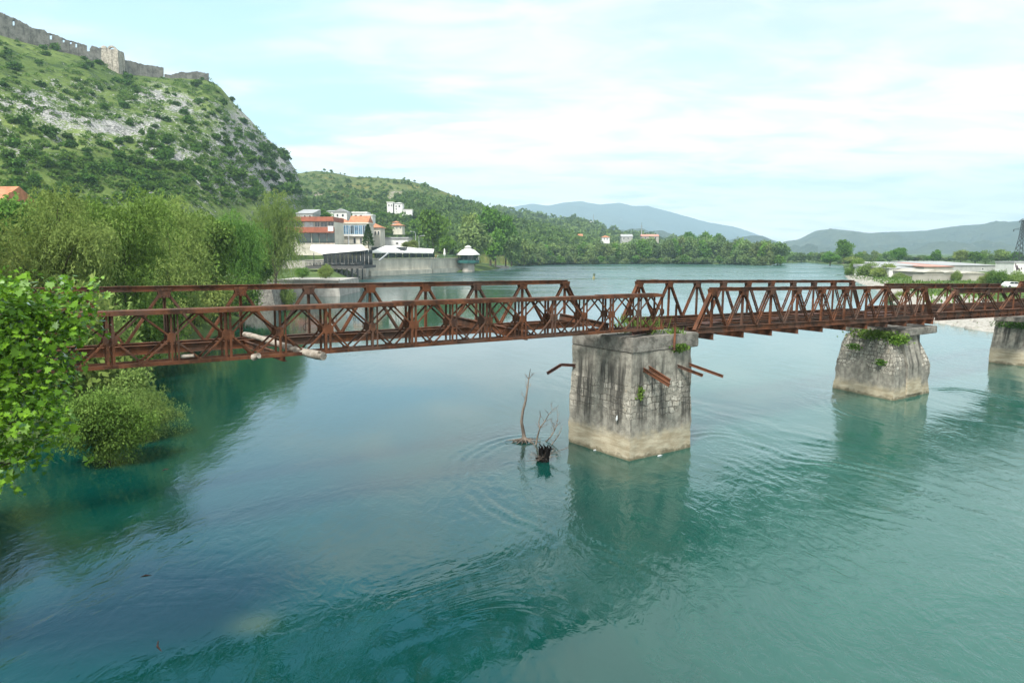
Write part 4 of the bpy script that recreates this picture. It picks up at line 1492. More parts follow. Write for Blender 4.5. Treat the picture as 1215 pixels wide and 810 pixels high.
# foreground maple on the left bank; its crown reaches over the bridge end
mb = [(-60, 400, 13.0, 1.2), (-20, 372, 13.2, 0.95), (8, 374, 13.4, 0.60), (40, 380, 13.8, 0.42), (66, 354, 14.2, 0.30), (98, 352, 14.6, 0.22), (108, 374, 14.8, 0.22), (30, 400, 13.6, 0.75),
      (70, 398, 14.0, 0.5), (92, 398, 14.4, 0.28), (-10, 440, 13.2, 1.05), (35, 445, 13.6, 0.75), (60, 440, 13.9, 0.42), (54, 480, 13.5, 0.48), (20, 500, 13.0, 0.8), (-40, 500, 12.6, 1.1),
      (62, 512, 13.4, 0.36), (40, 540, 13.0, 0.36), (5, 548, 12.6, 0.42), (-50, 545, 12.4, 0.6), (-110, 460, 12.8, 1.4), (-120, 360, 13.2, 1.3), (-200, 420, 13.0, 1.7), (-60, 350, 13.6, 0.7),
      (-230, 330, 13.5, 1.5), (-160, 540, 12.5, 1.1), (80, 372, 14.3, 0.4), (-20, 585, 12.2, 0.25), (22, 346, 13.9, 0.22), (82, 336, 14.6, 0.16), (122, 388, 14.9, 0.12), (114, 342, 14.8, 0.15)]
blobs = [tuple(at(a, b, c)) + (r, 0.85) for a, b, c, r in mb]
MX, MY = -15.6, 12.6
MZ = gz1(MX, MY)
org = np.array([MX, MY, MZ])
lb = [tuple(np.array(b[:3]) - org) + b[3:] for b in blobs]
n = 22000
P, d, ti = cloud(lb + [(b[0] + G.normal(0, b[3] * 0.6), b[1] + G.normal(0, b[3] * 0.5), b[2] + G.normal(0, b[3] * 0.6), b[3] * G.uniform(0.15, 0.32), 0.6) for b in lb for _ in range(5)], n, G, 0.35, 0.5)
P += G.normal(0, 0.07, P.shape)
ax = unit(d * 0.7 + G.normal(0, 0.6, (n, 3)) + np.array([0, 0, -0.25]))
nr = unit(d * 0.4 + G.normal(0, 0.42, (n, 3)) + np.array([0.1, -0.25, 0.8]))
L = np.clip(np.exp(G.normal(math.log(0.085), 0.38, n)), 0.035, 0.19)
mt = thing('maple_tree', 'bright green maple with large lobed leaves hanging over the left end of the bridge', 'tree', tuple(org))
link('crown', leaf_mesh('crown', P, ax, nr, L, L * 1.05, ti, MAPLE_LEAF), L_MAPLE, mt)
m_ = MB()
m_.tube([(0, 0, -0.6), (0.1, 0, 0.6), (0.5, 0.1, 2.0), (0.9, 0.2, 3.4), (1.4, 0.3, 5.4)], [0.34, 0.27, 0.22, 0.17, 0.06], 10)
for k, b in enumerate(lb):
    s_ = np.array([0.3 + 0.2 * (k % 4), 0.1, 1.2 + 0.55 * (k % 5)])
    e = np.array(b[:3])
    m_.tube([s_, s_ * 0.55 + e * 0.45 + np.array([0, 0, 0.25]), e * 0.85 + s_ * 0.15, e], [0.09, 0.06, 0.03, 0.012], 6)
m_.build('trunk', BARK, mt)

# willows and bank trees on the left, nearest first
WIL = [willow(12, 6.0, 36000, 0.26, np.random.default_rng(s_)) for s_ in (1, 2, 3)]
BRO = [broadleaf(10, 4.6, 13000, 0.34, np.random.default_rng(s_ + 20)) for s_ in (1, 2, 3)]
BSH = [broadleaf(4, 3.0, 9000, 0.22, np.random.default_rng(s_ + 40), 0.0, 26, 0.6) for s_ in (1, 2, 3)]
left = [  # column, distance, top row, crown width in columns, kind, label
    (-70, 40, 215, 230, 'w', 'olive green willow at the left frame edge behind the maple'),
    (52, 47, 222, 190, 'w', 'broad feathery willow rising right above the maple, nearest the frame edge'),
    (138, 55, 216, 180, 'w', 'tall feathery willow above the left part of the bridge, widest crown of the row'),
    (205, 70, 240, 130, 'w', 'pale willow between the broad willows and the greener bank tree'),
    (240, 86, 250, 100, 'b', 'greener rounded tree right of the pale willows, above the bridge rail'),
    (285, 104, 246, 92, 'w', 'grey green tree left of the sparse willow by the embankment'),
    (326, 139, 233, 78, 'w', 'sparse yellowish willow standing left of the red terrace building'),
    (302, 118, 288, 60, 'b', 'low dark tree under the grey green tree beside the wedge wall'),
    (190, 92, 236, 110, 'b', 'bushy tree behind the willows, its top below the utility pole'),
    (90, 84, 236, 150, 'b', 'bushy tree behind the broad willow, near the orange roof'),
    (6, 78, 230, 130, 'b', 'bushy tree before the orange roofed house at the left edge'),
    (262, 140, 262, 70, 'b', 'small tree farther back between the greener tree and the grey green one'),
]
for i, (px, d_, top, wpx, k, lab) in enumerate(left):
    x = col(px, d_)
    z = gz1(x, d_)
    h = ((HY - top) / F * d_ + H - z) * 1.17
    r = wpx / 2 / F * d_
    src = WIL[i % 3] if k == 'w' else BRO[i % 3]
    h0, r0 = (12, 6.0) if k == 'w' else (10, 4.6)
    s_ = r / r0
    tree('willow_tree' if k == 'w' else 'bank_tree', lab, 'tree', 'trees along the left bank', src[0], src[1], L_WILLOW if k == 'w' and i not in (2, 5) else L_BUSH, x, d_, z, s_, i * 1.3, h / h0 / s_)
BSW = [willow(4, 3.4, 30000, 0.13, np.random.default_rng(141), 0.02), broadleaf(4, 3.2, 30000, 0.12, np.random.default_rng(142), 0.0, 60, 0.5, 1.0, (0.10, 0.30), 0.2)]
bush = [(160, 34, 455, 54, 'drooping grey green bush under the bridge beside the maple, over the water'),
        (112, 30, 441, 92, 'larger low bush between the maple and the drooping bush'),
        (100, 44, 340, 130, 'round bush behind the left end of the far truss'), (165, 57, 330, 110, 'leafy bush hanging to the water behind the left bridge panels'),
        (205, 71, 322, 95, 'bush at the waterline second from the wedge wall side'), (243, 84, 318, 84, 'bright bush at the waterline left of the wedge wall'),
        (280, 97, 322, 70, 'dense bush touching the wedge wall on its left'), (60, 38, 330, 130, 'shaded bush deep behind the maple'),
        (336, 121, 336, 26, 'dark bush in the gap between wedge wall and embankment'), (140, 50, 352, 90, 'low bush by the water under the far truss, left of the log'),
        (190, 64, 352, 84, 'low bush by the water behind the log'), (228, 78, 352, 60, 'low pale bush at the waterline right of the log'),
        (258, 88, 350, 56, 'low bush at the waterline, last before the wedge wall'), (138, 37, 432, 60, 'loose bush farther back behind the drooping bush, under the bridge')]
for i, (px, d_, top, wpx, lab) in enumerate(bush):
    x = col(px, d_)
    z = max(gz1(x, d_), -0.3)
    h = max((H - (top - HY) / F * d_) - z, 1.0) * 1.12
    r = wpx / 2 / F * d_
    src = BSW[i] if i < 2 else BSH[i % 3]
    s_ = max(r / 3.0, h / 4 / 1.35)
    tree('bank_bush', lab, 'bush', 'bushes along the left bank', src[0], src[1], L_BUSH if i % 2 else L_WILLOW, x, d_, z, s_, i * 2.1, h / 4 / s_)

# concrete wedge and embankment on the left bank
EMB = plain('pale_stone', (0.42, 0.40, 0.36), 0.9, 0.35, 0.6)
QUAY = plain('quay_concrete', (0.55, 0.52, 0.43), 0.9, 0.4, 0.2, 0.2, (0.37, 0.35, 0.29))
m_ = MB()
x0, x1 = col(309, 116), col(327, 116)
zt = H - (341 - HY) / F * 116
m_.add([(x0 - 3, 112, -1), (x1 + 0.2, 115, -1), (x1 - 0.2, 122, -1), (x0 - 3, 122, -1), (x0 - 3, 113, zt), (x1 - 0.9, 116, zt), (x1 - 0.9, 121, zt), (x0 - 3, 121, zt)],
       [(0, 3, 2, 1), (4, 5, 6, 7), (0, 1, 5, 4), (1, 2, 6, 5), (2, 3, 7, 6), (3, 0, 4, 7)])
tag(m_.build('bank_wall', CAPC), 'sloping grey concrete wedge wall between bushes on the left bank', 'wall')
m_ = MB()
x0, x1 = col(340, 147), col(401, 147)
zt = H - (331.5 - HY) / F * 152
m_.add([(x0 - 4, 146, -1), (x1 + 0.4, 146.5, -1), (x1 + 0.4, 166, -1), (x0 - 4, 166, -1), (x0 - 4, 146.6, zt), (x1, 147, zt), (x1, 166, zt), (x0 - 4, 166, zt)],
       [(0, 3, 2, 1), (4, 5, 6, 7), (0, 1, 5, 4), (1, 2, 6, 5), (2, 3, 7, 6), (3, 0, 4, 7)])
m_.bb(x0 - 4, x1 + 0.25, 146.3, 147.2, zt + 0.003, zt + 0.28)
tag(m_.build('embankment_wall', EMB), 'pale stone embankment at the water below the restaurant deck', 'wall')
for i, (px, top, wp, lab) in enumerate(((358, 317, 22, 'small yellow green bush on the embankment, left of two'), (386, 318, 26, 'small yellow green bush on the embankment under the deck, right of two'))):
    d_ = 160
    s_ = wp / 2 / F * d_ / 3.0
    tree('bank_bush', lab, 'bush', None, BSH[i][0], BSH[i][1], L_GRASS, col(px, d_), d_, zt, s_, i, 1.1)

# ------------------------------------------------------------------ castle wall and tower on the ridge
m, t = mat_new('castle_stone')
p = geo_pos(t)
a = t.noise(p, 0.35, 6.0, 0.7)
b = t.noise(p, 1.6, 5.0, 0.7)
s__ = t.noise(t.mapping(p, (0, 0, 0), (0, 0, 0), (1, 1, 0.15)), 0.7, 4.0, 0.6)
c = t.mix(t.ramp(a, 0.35, 0.65), (0.125, 0.118, 0.105), (0.27, 0.255, 0.225))
c = t.mix(t.math('MULTIPLY', t.ramp(b, 0.5, 0.68), 0.55), c, (0.35, 0.32, 0.27))
c = t.mix(t.math('MULTIPLY', t.ramp(s__, 0.52, 0.66), 0.55), c, (0.075, 0.075, 0.065))
out(t, princ(t, c, 0.95, 0.1, bump(t, t.math('ADD', a, b), 0.8, 0.4)))
CST = m
m, t = mat_new('tower_stone')
p = geo_pos(t)
b = t.noise(p, 1.2, 5.0, 0.7)
s__ = t.noise(t.mapping(p, (0, 0, 0), (0, 0, 0), (1, 1, 0.12)), 0.9, 4.0, 0.6)
c = t.mix(t.ramp(b, 0.35, 0.65), (0.25, 0.225, 0.185), (0.46, 0.42, 0.35))
c = t.mix(t.math('MULTIPLY', t.ramp(s__, 0.5, 0.64), 0.6), c, (0.15, 0.135, 0.115))
out(t, princ(t, c, 0.95, 0.1, bump(t, b, 0.8, 0.3)))
TWR = m


def wall_blocks(m_, cols, top, base, thick, seed, holes=()):
    """wall along the ridge between photo columns, broken crest, real loopholes"""
    g = np.random.default_rng(seed)
    cols = [c_ for c_ in cols if not any(h[0] - 0.4 < c_ < h[1] + 0.4 for h in holes)]
    edges = sorted(set([c_ for c_ in cols] + [h[0] for h in holes] + [h[1] for h in holes]))
    for a, b in zip(edges[:-1], edges[1:]):
        dd = float(np.interp((a + b) / 2, hillA.dp[:, 0], hillA.dp[:, 1]))
        da = float(np.interp(a, hillA.dp[:, 0], hillA.dp[:, 1])) - 2.0
        db = float(np.interp(b, hillA.dp[:, 0], hillA.dp[:, 1])) - 2.0
        ta = float(np.interp(a, *top)) + g.uniform(-0.9, 0.5)
        tb = float(np.interp(b, *top)) + g.uniform(-0.9, 0.5)
        ba, bb_ = float(np.interp(a, *base)) + 4, float(np.interp(b, *base)) + 4
        hole = [h for h in holes if abs(h[0] - a) < 1e-6 and abs(h[1] - b) < 1e-6]
        spans = [(ta, tb, ba, bb_)]
        if hole:
            h = hole[0]
            spans = [(h[3], h[3], ba, bb_)]
            if h[2] is not None:
                spans.append((ta, tb, h[2], h[2]))
        for (t0, t1, b0, b1) in spans:
            A0, A1, B0, B1 = at(a, b0, da), at(a, t0, da), at(b, b1, db), at(b, t1, db)
            rr_ = ray((a + b) / 2, 60)
            th = np.array([rr_[0], 1.0, 0]) * thick
            for q in (A1, B1):
                pass
            m_.add([A0, B0, B0 + th, A0 + th, A1, B1, B1 + th, A1 + th], [(0, 3, 2, 1), (4, 5, 6, 7), (0, 1, 5, 4), (1, 2, 6, 5), (2, 3, 7, 6), (3, 0, 4, 7)])


m_ = MB()
topA = ([-420, -60, 0, 32, 36, 54.6, 55.5, 69, 69.8, 82, 103, 106.5, 107, 122], [-190, -12, 14.5, 29, 33, 36.5, 39, 42.5, 44, 48, 54.5, 58, 54.5, 58])
baseA = ([-420, -60, 0, 29, 77, 106, 125], [-150, 20, 42, 51, 65, 71, 80])
holesA = [(15.0, 17.2, 24, 30.5), (59.0, 61.6, 41, 47), (74.4, 76.6, 46, 50.5), (83.0, 85.0, 49, 52.5), (89.4, 91.4, 51, 56.5), (103.2, 106.4, None, 61)]
wall_blocks(m_, list(np.arange(-420, -40, 20)) + list(np.arange(-40, 122, 3.1)), topA, baseA, 2.2, 3, holesA)
cw = tag(m_.build('castle_wall', CST), 'long grey ruined castle wall with small loopholes, climbing left of the tower', 'castle wall')
m_ = MB()
topB = ([148, 160, 175, 195], [71, 74.5, 77.5, 80.5])
baseB = ([148, 195], [87, 91])
wall_blocks(m_, list(np.arange(148, 196, 3.3)), topB, baseB, 2.0, 5)
tag(m_.build('castle_wall', CST), 'lower plain stretch of grey castle wall just right of the tower', 'castle wall')
m_ = MB()
topC = ([195, 205, 214, 225, 232, 247], [88, 89, 85.5, 86, 85, 87.5])
baseC = ([195, 250], [91, 93])
wall_blocks(m_, list(np.arange(195, 248, 2.2)), topC, baseC, 1.6, 9)
tag(m_.build('castle_wall', CST), 'low crumbled remnant of castle wall at the crest of the hill', 'castle wall')
# tower: square, one rounded stub and one broken arch on top
dT = 412.0
tw = thing('castle_tower', 'pale square castle tower with a broken arch on top, set in the ridge wall', 'tower', tuple(at(136, 88, dT)))
to = at(136, 88, dT)
xa, xb = col(122.5, dT, 70) - to[0], col(143.5, dT, 70) - to[0]
zt = at(136, 60.5, dT)[2] - to[2]
import bmesh


def worn_box(x0, x1, y0, y1, z0, z1, amp, seed, cuts=8):
    bm = bmesh.new()
    bmesh.ops.create_cube(bm, size=1.0)
    bmesh.ops.scale(bm, vec=(x1 - x0, y1 - y0, z1 - z0), verts=bm.verts)
    bmesh.ops.subdivide_edges(bm, edges=bm.edges[:], cuts=cuts, use_grid_fill=True)
    c_ = Vector(((x0 + x1) / 2, (y0 + y1) / 2, (z0 + z1) / 2))
    for v in bm.verts:
        q = v.co + c_
        n_ = float(fbm(q.x * 0.5 + q.z * 0.6 + seed, q.y * 0.5 - q.z * 0.5, 4, 3))
        v.co = q + v.co.normalized() * n_ * amp
    me = bpy.data.meshes.new('tower_wall')
    bm.to_mesh(me)
    bm.free()
    return me


link('tower_wall', worn_box(xa, xb, -3, 4, -4, zt, 1.0, 2), TWR, tw)
m_ = MB()
m_.lathe((xa + 1.4, -1.0, zt - 1.0), [(1.7, 0), (1.75, 2.0), (1.2, 3.0), (0.4, 3.4)], 12)
m_.build('turret', TWR, tw)
m_ = MB()
cxa = xa + (xb - xa) * 0.62
for i in range(8):
    a, b = math.pi * i / 8, math.pi * (i + 1) / 8
    r0, r1 = 1.6, 2.5
    pts = [(cxa + r * math.cos(q), y_, zt - 0.4 + r * 1.05 * math.sin(q)) for y_ in (-2.2, -0.9) for r, q in ((r0, a), (r1, a), (r1, b), (r0, b))]
    m_.add(pts, [(0, 1, 2, 3), (7, 6, 5, 4), (0, 4, 5, 1), (1, 5, 6, 2), (2, 6, 7, 3), (3, 7, 4, 0)])
m_.build('arch', TWR, tw)

# shrubs on the castle hill
SHR = [broadleaf(3.0, 2.4, 520, 0.75, np.random.default_rng(60 + s_), 0.0, 12, 0.8, 1.0, (0.34, 0.5), 0.45)[0] for s_ in range(4)]
g = np.random.default_rng(5)
rid = lambda px: float(np.interp(px, hillA.rp[:, 0], hillA.rp[:, 1]))
SPOTS = [(275, 116, 9), (257, 110, 6), (185, 104, 9), (197, 112, 7), (65, 60, 14), (52, 58, 10), (20, 48, 7), (9, 42, 5), (15, 84, 17), (45, 77, 10), (45, 103, 17), (22, 55, 6), (117, 76, 12), (100, 66, 5),
         (150, 101, 15), (138, 98, 13), (158, 106, 10), (157, 86, 6), (100, 82, 9), (118, 64, 4), (235, 122, 12), (250, 137, 12), (207, 125, 11), (215, 145, 9), (240, 95, 6), (90, 97, 8), (75, 110, 11),
         (105, 112, 9), (120, 130, 12), (135, 140, 11), (150, 150, 12), (165, 160, 10), (180, 152, 11), (195, 165, 12), (88, 118, 9), (225, 155, 11), (240, 172, 10), (262, 160, 9), (20, 150, 22), (50, 160, 24),
         (75, 175, 20), (30, 185, 14), (8, 172, 13), (95, 185, 12), (160, 195, 18), (195, 200, 18), (225, 210, 16), (140, 205, 14), (250, 195, 11), (280, 205, 10), (300, 215, 9), (320, 222, 8)]
ng = 0
for i in range(290):
    if i < len(SPOTS):
        px, py, wp = SPOTS[i]
    else:
        for _ in range(80):
            px = g.uniform(-8, 352)
            py = g.uniform(max(30, rid(px) + 2), 238)
            dens = 0.25 + 0.6 * smooth(py, 100, 200) - 0.55 * float(blob(px, py, 120, 150, 70, 16)) - 0.4 * float(blob(px, py, 335, 205, 24, 22)) - 0.3 * float(blob(px, py, 200, 185, 30, 10))
            if g.random() < dens:
                break
        wp = g.uniform(6, 18) * (0.75 + 0.5 * float(smooth(py, 120, 220)))
    q, tt = hillA.find(px, py)
    s_ = wp / 2 / F * q[1] / 2.4
    up = py < 125
    o_ = thing('hillside_shrub', 'dark round shrub on the grassy upper slope under the castle wall' if up else 'dark green shrub among rocks on the lower slope of the castle hill', 'shrub',
               (q[0], q[1], q[2] - 0.5 * s_), g.uniform(0, 6), 'shrubs on the upper castle slope' if up else 'shrubs on the lower castle slope')
    o_.scale = (s_, s_, s_ * g.uniform(0.7, 1.15))
    link('foliage', SHR[i % 4], L_DARK if g.random() < 0.55 else L_BUSH, o_)
# the rest of the scrub: small low clumps, too many to count
Ps, Ds, Ts, Ls = [], [], [], []
for i in range(3600):
    px = g.uniform(-14, 366)
    py = g.uniform(max(28, rid(px) + 1), 245)
    cl_ = float(fbm(px / 22.0, py / 9.0, 3, 31))
    dens = 0.35 + 1.6 * cl_ + 0.25 * smooth(py, 110, 210) - 0.45 * float(blob(px, py, 120, 150, 70, 16)) - 0.45 * float(blob(px, py, 330, 198, 30, 26)) - 0.3 * float(blob(px, py, 200, 185, 30, 10))
    if g.random() > dens:
        continue
    q, tt = hillA.find(px, py)
    r = g.uniform(0.5, 2.1) * q[1] / 420
    k = 46
    d = unit(g.normal(0, 1, (k, 3)))
    d[:, 2] = np.abs(d[:, 2])
    Ps.append(q + d * np.array([r * 1.3, r * 1.3, r * 0.8]) * g.uniform(0.5, 1, (k, 1)))
    Ds.append(d)
    Ts.append(np.full(k, g.random()) * 0.6 + g.random(k) * 0.4)
    Ls.append(np.full(k, 0.75))
Ps, Ds, Ts, Ls = map(np.concatenate, (Ps, Ds, Ts, Ls))
nn = len(Ps)
tag(link('hillside_scrub', leaf_mesh('hillside_scrub', Ps, unit(Ds + g.normal(0, 0.6, Ds.shape)), unit(g.normal(0, 0.6, Ds.shape) + np.array([0, -0.2, 0.8])), Ls * g.uniform(0.6, 1.3, nn), Ls * 0.7, Ts), L_BUSH),
    'low green scrub scattered over the castle hill', 'scrub', None, 'stuff')

# woods on the two green hills: one mass of crowns each, plus the trees that stand out
def wood(name, hill, spots, size, leafm, label):
    Ps, Ds, Ts = [], [], []
    for px, py in spots:
        q, tt = hill.find(px, py)
        r = g.uniform(*size)
        k = 60
        d = unit(g.normal(0, 1, (k, 3)))
        d[:, 2] = np.abs(d[:, 2])
        Ps.append(q + d * np.array([r, r, r * 1.1]) * g.uniform(0.6, 1, (k, 1)))
        Ds.append(d)
        Ts.append(np.full(k, g.random()) * 0.6 + g.random(k) * 0.4)
    P_, D_, T_ = map(np.concatenate, (Ps, Ds, Ts))
    L_ = size[1] * 0.55 * g.uniform(0.6, 1.2, len(P_))
    tag(link(name, leaf_mesh(name, P_, unit(D_ + g.normal(0, 0.6, D_.shape)), unit(g.normal(0, 0.6, D_.shape) + np.array([0, -0.2, 0.8])), L_, L_ * 0.8, T_), leafm), label, 'wood', None, 'stuff')


sp = []
for i in range(4200):
    px, py = g.uniform(352, 720), g.uniform(205, 302)
    ry = float(np.interp(px, hillB.rp[:, 0], hillB.rp[:, 1]))
    if py < ry + 1:
        continue
    dens = 0.0 + 0.62 * smooth(py, 226, 256) + 0.5 * float(fbm(px / 18, py / 8, 3, 91)) + 0.5 * float(blob(px, py, 520, 246, 25, 8)) + 0.8 * float(smooth(px, 560, 630))
    if g.random() < dens:
        sp.append((px, py))
wood('hillside_wood', hillB, sp, (2.0, 4.6), L_WOOD, 'dark woodland on the flank of the green hill')
sp = []
for i in range(1800):
    px, py = g.uniform(585, 880), g.uniform(248, 306)
    ry = float(np.interp(px, hillC.rp[:, 0], hillC.rp[:, 1]))
    if py > ry + 0.6 and g.random() < 0.55 + 0.8 * float(fbm(px / 15, py / 6, 3, 95)):
        sp.append((px, py))
wood('hillside_wood', hillC, sp, (4.0, 8.5), L_WOOD, 'woodland covering the low hill behind the river trees')
sp = []
for i in range(1500):
    px, py = g.uniform(355, 600), g.uniform(204, 250)
    if py > float(np.interp(px, hillB.rp[:, 0], hillB.rp[:, 1])) + 0.6 and g.random() < 0.5 + 1.5 * float(fbm(px / 14, py / 5, 3, 99)):
        sp.append((px, py))
wood('hilltop_scrub', hillB, sp, (0.7, 2.0), L_WOOD, 'low scrub dotted over the grassy top of the green hill')
TINY = broadleaf(5, 2.2, 300, 0.8, np.random.default_rng(3), 0.2, 9)
for px, hpx in ((385, 5), (393, 5), (404, 3), (409, 3.5), (480, 4), (492, 4), (545, 3), (562, 3)):
    q, tt = hillB.find(px, float(np.interp(px, hillB.rp[:, 0], hillB.rp[:, 1])) + 0.3)
    o_ = tree('ridge_tree', 'tiny lone tree silhouetted on the crest of the green hill', 'tree', 'lone trees on the green hill crest', TINY[0], TINY[1], L_DARK, q[0], q[1], q[2] - 0.3, hpx / F * q[1] / 5.0, px * 0.7)

# ------------------------------------------------------------------ quay, restaurant and houses on the left bank
def zr(py, d):
    return at(CX, py, d)[2]


WHITE = plain('white_wall', (0.74, 0.73, 0.70), 0.8, 0.16, 0.4)
CREAM = plain('cream_wall', (0.62, 0.585, 0.49), 0.8, 0.18, 0.4)
GREYW = plain('grey_wall', (0.40, 0.40, 0.38), 0.85, 0.25, 0.4)
TILE = plain('roof_tile', (0.50, 0.215, 0.115), 0.85, 0.35, 0.8)
REDW = plain('red_fascia', (0.34, 0.115, 0.070), 0.75, 0.3, 0.7)
PINKR = plain('pale_red_roof', (0.52, 0.26, 0.20), 0.8, 0.2, 0.2)
SHEET = plain('grey_sheet_roof', (0.36, 0.365, 0.36), 0.6, 0.2, 0.2)
CANV = plain('canopy_canvas', (0.80, 0.79, 0.74), 0.7, 0.12, 0.3)
DKM = plain('dark_steel', (0.035, 0.042, 0.045), 0.5, 0.3, 2.0, 0.4)
DECK = plain('deck_boards', (0.10, 0.095, 0.09), 0.8, 0.3, 1.0)
TEAL = plain('teal_paint', (0.03, 0.125, 0.11), 0.6, 0.25, 1.0)
GRNR = plain('green_paint', (0.06, 0.21, 0.12), 0.6, 0.25, 1.0)
POLE = plain('pole_steel', (0.42, 0.43, 0.43), 0.5, 0.2, 1.0, 0.4)
PALEC = plain('pale_concrete', (0.46, 0.435, 0.38), 0.85, 0.3, 0.5)
SHRF = plain('cream_roof', (0.46, 0.435, 0.37), 0.7, 0.25, 0.3)
SHW = plain('shed_wall', (0.36, 0.34, 0.295), 0.85, 0.2, 0.15)
CHAIR = plain('chair_wood', (0.055, 0.030, 0.022), 0.6, 0.3, 3.0)
TCLOTH = plain('table_cloth', (0.55, 0.54, 0.52), 0.8, 0.15, 2.0)


def glass(name, c, r=0.08):
    m, t = mat_new(name)
    p = geo_pos(t)
    k = t.mix(t.ramp(t.noise(p, 0.7, 2.0, 0.5), 0.4, 0.6), c, tuple(x * 0.5 for x in c))
    out(t, princ(t, k, r, 0.6))
    return m


GLD = glass('dark_glass', (0.03, 0.04, 0.045))
GLB = glass('blue_glass', (0.10, 0.20, 0.30))
GLG = glass('green_glass', (0.018, 0.055, 0.042))
GLW = glass('pale_glass', (0.42, 0.47, 0.50))


def win(parent, x0, x1, y, z0, z1, gm=None, fm=None, mull=1, fr=0.09):
    """window: projecting frame with its pane (one mesh) set inside"""
    f_ = MB()
    f_.bb(x0, x1, y - 0.10, y + 0.03, z1 - fr, z1).bb(x0, x1, y - 0.10, y + 0.03, z0, z0 + fr)
    f_.bb(x0, x0 + fr, y - 0.10, y + 0.03, z0 + fr, z1 - fr).bb(x1 - fr, x1, y - 0.10, y + 0.03, z0 + fr, z1 - fr)
    for k in range(1, mull):
        xm = x0 + (x1 - x0) * k / mull
        f_.bb(xm - fr / 2, xm + fr / 2, y - 0.10, y + 0.03, z0 + fr, z1 - fr)
    o_ = f_.build('window', fm or WHITE, parent)
    g_ = MB()
    g_.bb(x0 + fr * 0.9, x1 - fr * 0.9, y - 0.05, y + 0.02, z0 + fr * 0.9, z1 - fr * 0.9)
    g_.build('pane', gm or GLD, o_)
    return o_


def house(label, px0, px1, ptop, pbase, d, deep, wallm, roof, roofm, wins=(), eave=0.5, rise=0.35, group=None, name='house', pwall=None, cat='house', sink=2.0):
    """house seen broadside: columns, eave row, base row; windows as (column0, column1, row0, row1, glass, mullions)"""
    x0, x1 = col(px0, d), col(px1, d)
    z0, z1 = zr(pbase, d), zr(ptop, d)
    xc = (x0 + x1) / 2
    t_ = thing(name, label, cat, (xc, d, z0), 0, group)
    w_ = (x1 - x0) / 2
    hh = z1 - z0
    m_ = MB()
    m_.bb(-w_, w_, 0, deep, -sink, hh)
    m_.build('wall', wallm, t_)
    m_ = MB()
    e = eave
    if roof == 'gable':        # ridge along x
        rh = rise * deep / 2
        m_.add([(-w_ - e, -e, hh), (w_ + e, -e, hh), (w_ + e, deep + e, hh), (-w_ - e, deep + e, hh), (-w_ - e, deep / 2, hh + rh), (w_ + e, deep / 2, hh + rh)],
               [(0, 3, 2, 1), (0, 1, 5, 4), (2, 3, 4, 5), (1, 2, 5), (3, 0, 4)])
    elif roof == 'front':      # gable towards the viewer
        rh = rise * w_
        m_.add([(-w_ - e, -e, hh), (w_ + e, -e, hh), (w_ + e, deep + e, hh), (-w_ - e, deep + e, hh), (0, -e, hh + rh), (0, deep + e, hh + rh)],
               [(0, 3, 2, 1), (0, 1, 4), (1, 2, 5, 4), (2, 3, 5), (3, 0, 4, 5)])
    elif roof == 'hip':
        rh = rise * min(w_, deep / 2)
        k = min(w_, deep / 2) * 0.95
        m_.add([(-w_ - e, -e, hh), (w_ + e, -e, hh), (w_ + e, deep + e, hh), (-w_ - e, deep + e, hh), (-w_ + k, deep / 2, hh + rh), (w_ - k, deep / 2, hh + rh)],
               [(0, 3, 2, 1), (0, 1, 5, 4), (1, 2, 5), (2, 3, 4, 5), (3, 0, 4)])
    elif roof == 'shed':
        m_.add([(-w_ - e, -e, hh), (w_ + e, -e, hh), (w_ + e, deep + e, hh), (-w_ - e, deep + e, hh), (-w_ - e, deep + e, hh + rise), (w_ + e, deep + e, hh + rise),
                (-w_ - e, -e, hh + 0.15), (w_ + e, -e, hh + 0.15)], [(0, 3, 2, 1), (6, 7, 5, 4), (0, 1, 7, 6), (1, 2, 5, 7), (2, 3, 4, 5), (3, 0, 6, 4)])
    else:
        m_.bb(-w_ - e, w_ + e, -e, deep + e, hh + 0.003, hh + rise)
    m_.build('roof', roofm, t_)
    for wn_ in wins:
        a, b, r0, r1 = wn_[:4]
        win(t_, col(a, d) - xc, col(b, d) - xc, 0, zr(r1, d) - z0, zr(r0, d) - z0, wn_[4] if len(wn_) > 4 else GLD, wn_[6] if len(wn_) > 6 else WHITE, wn_[5] if len(wn_) > 5 else 1)
    return t_


# quay walls along the water
def wall_prism(label, pts, z0, z1, mat, name='quay_wall', ledge=None, back=40):
    """wall along plan points, its top running back into the bank"""
    m_ = MB()
    n_ = len(pts)
    front = [np.array(p_) for p_ in pts]
    vs = [(p_[0], p_[1], z0) for p_ in front] + [(p_[0], p_[1] + 0.35, z1) for p_ in front] + [(p_[0], p_[1] + back, z1) for p_ in front]
    fs = [(i, i + 1, n_ + i + 1, n_ + i) for i in range(n_ - 1)] + [(n_ + i, n_ + i + 1, 2 * n_ + i + 1, 2 * n_ + i) for i in range(n_ - 1)]
    fs += [(0, n_, 2 * n_), (n_ - 1, 3 * n_ - 1, 2 * n_ - 1)]
    m_.add(vs, fs)
    if ledge:
        for a, b in zip(front[:-1], front[1:]):
            L = (b - a) / np.linalg.norm(b - a)
            m_.bar((a[0], a[1] - ledge, z0 + 1.5), (b[0], b[1] - ledge, z0 + 1.5), ledge * 2, 2.6)
    for a, b in zip(front[:-1], front[1:]):
        m_.bar((a[0], a[1] + 0.2, z1 + 0.12), (b[0], b[1] + 0.2, z1 + 0.12), 0.7, 0.24)
    return tag(m_.build(name, mat), label, 'quay wall')


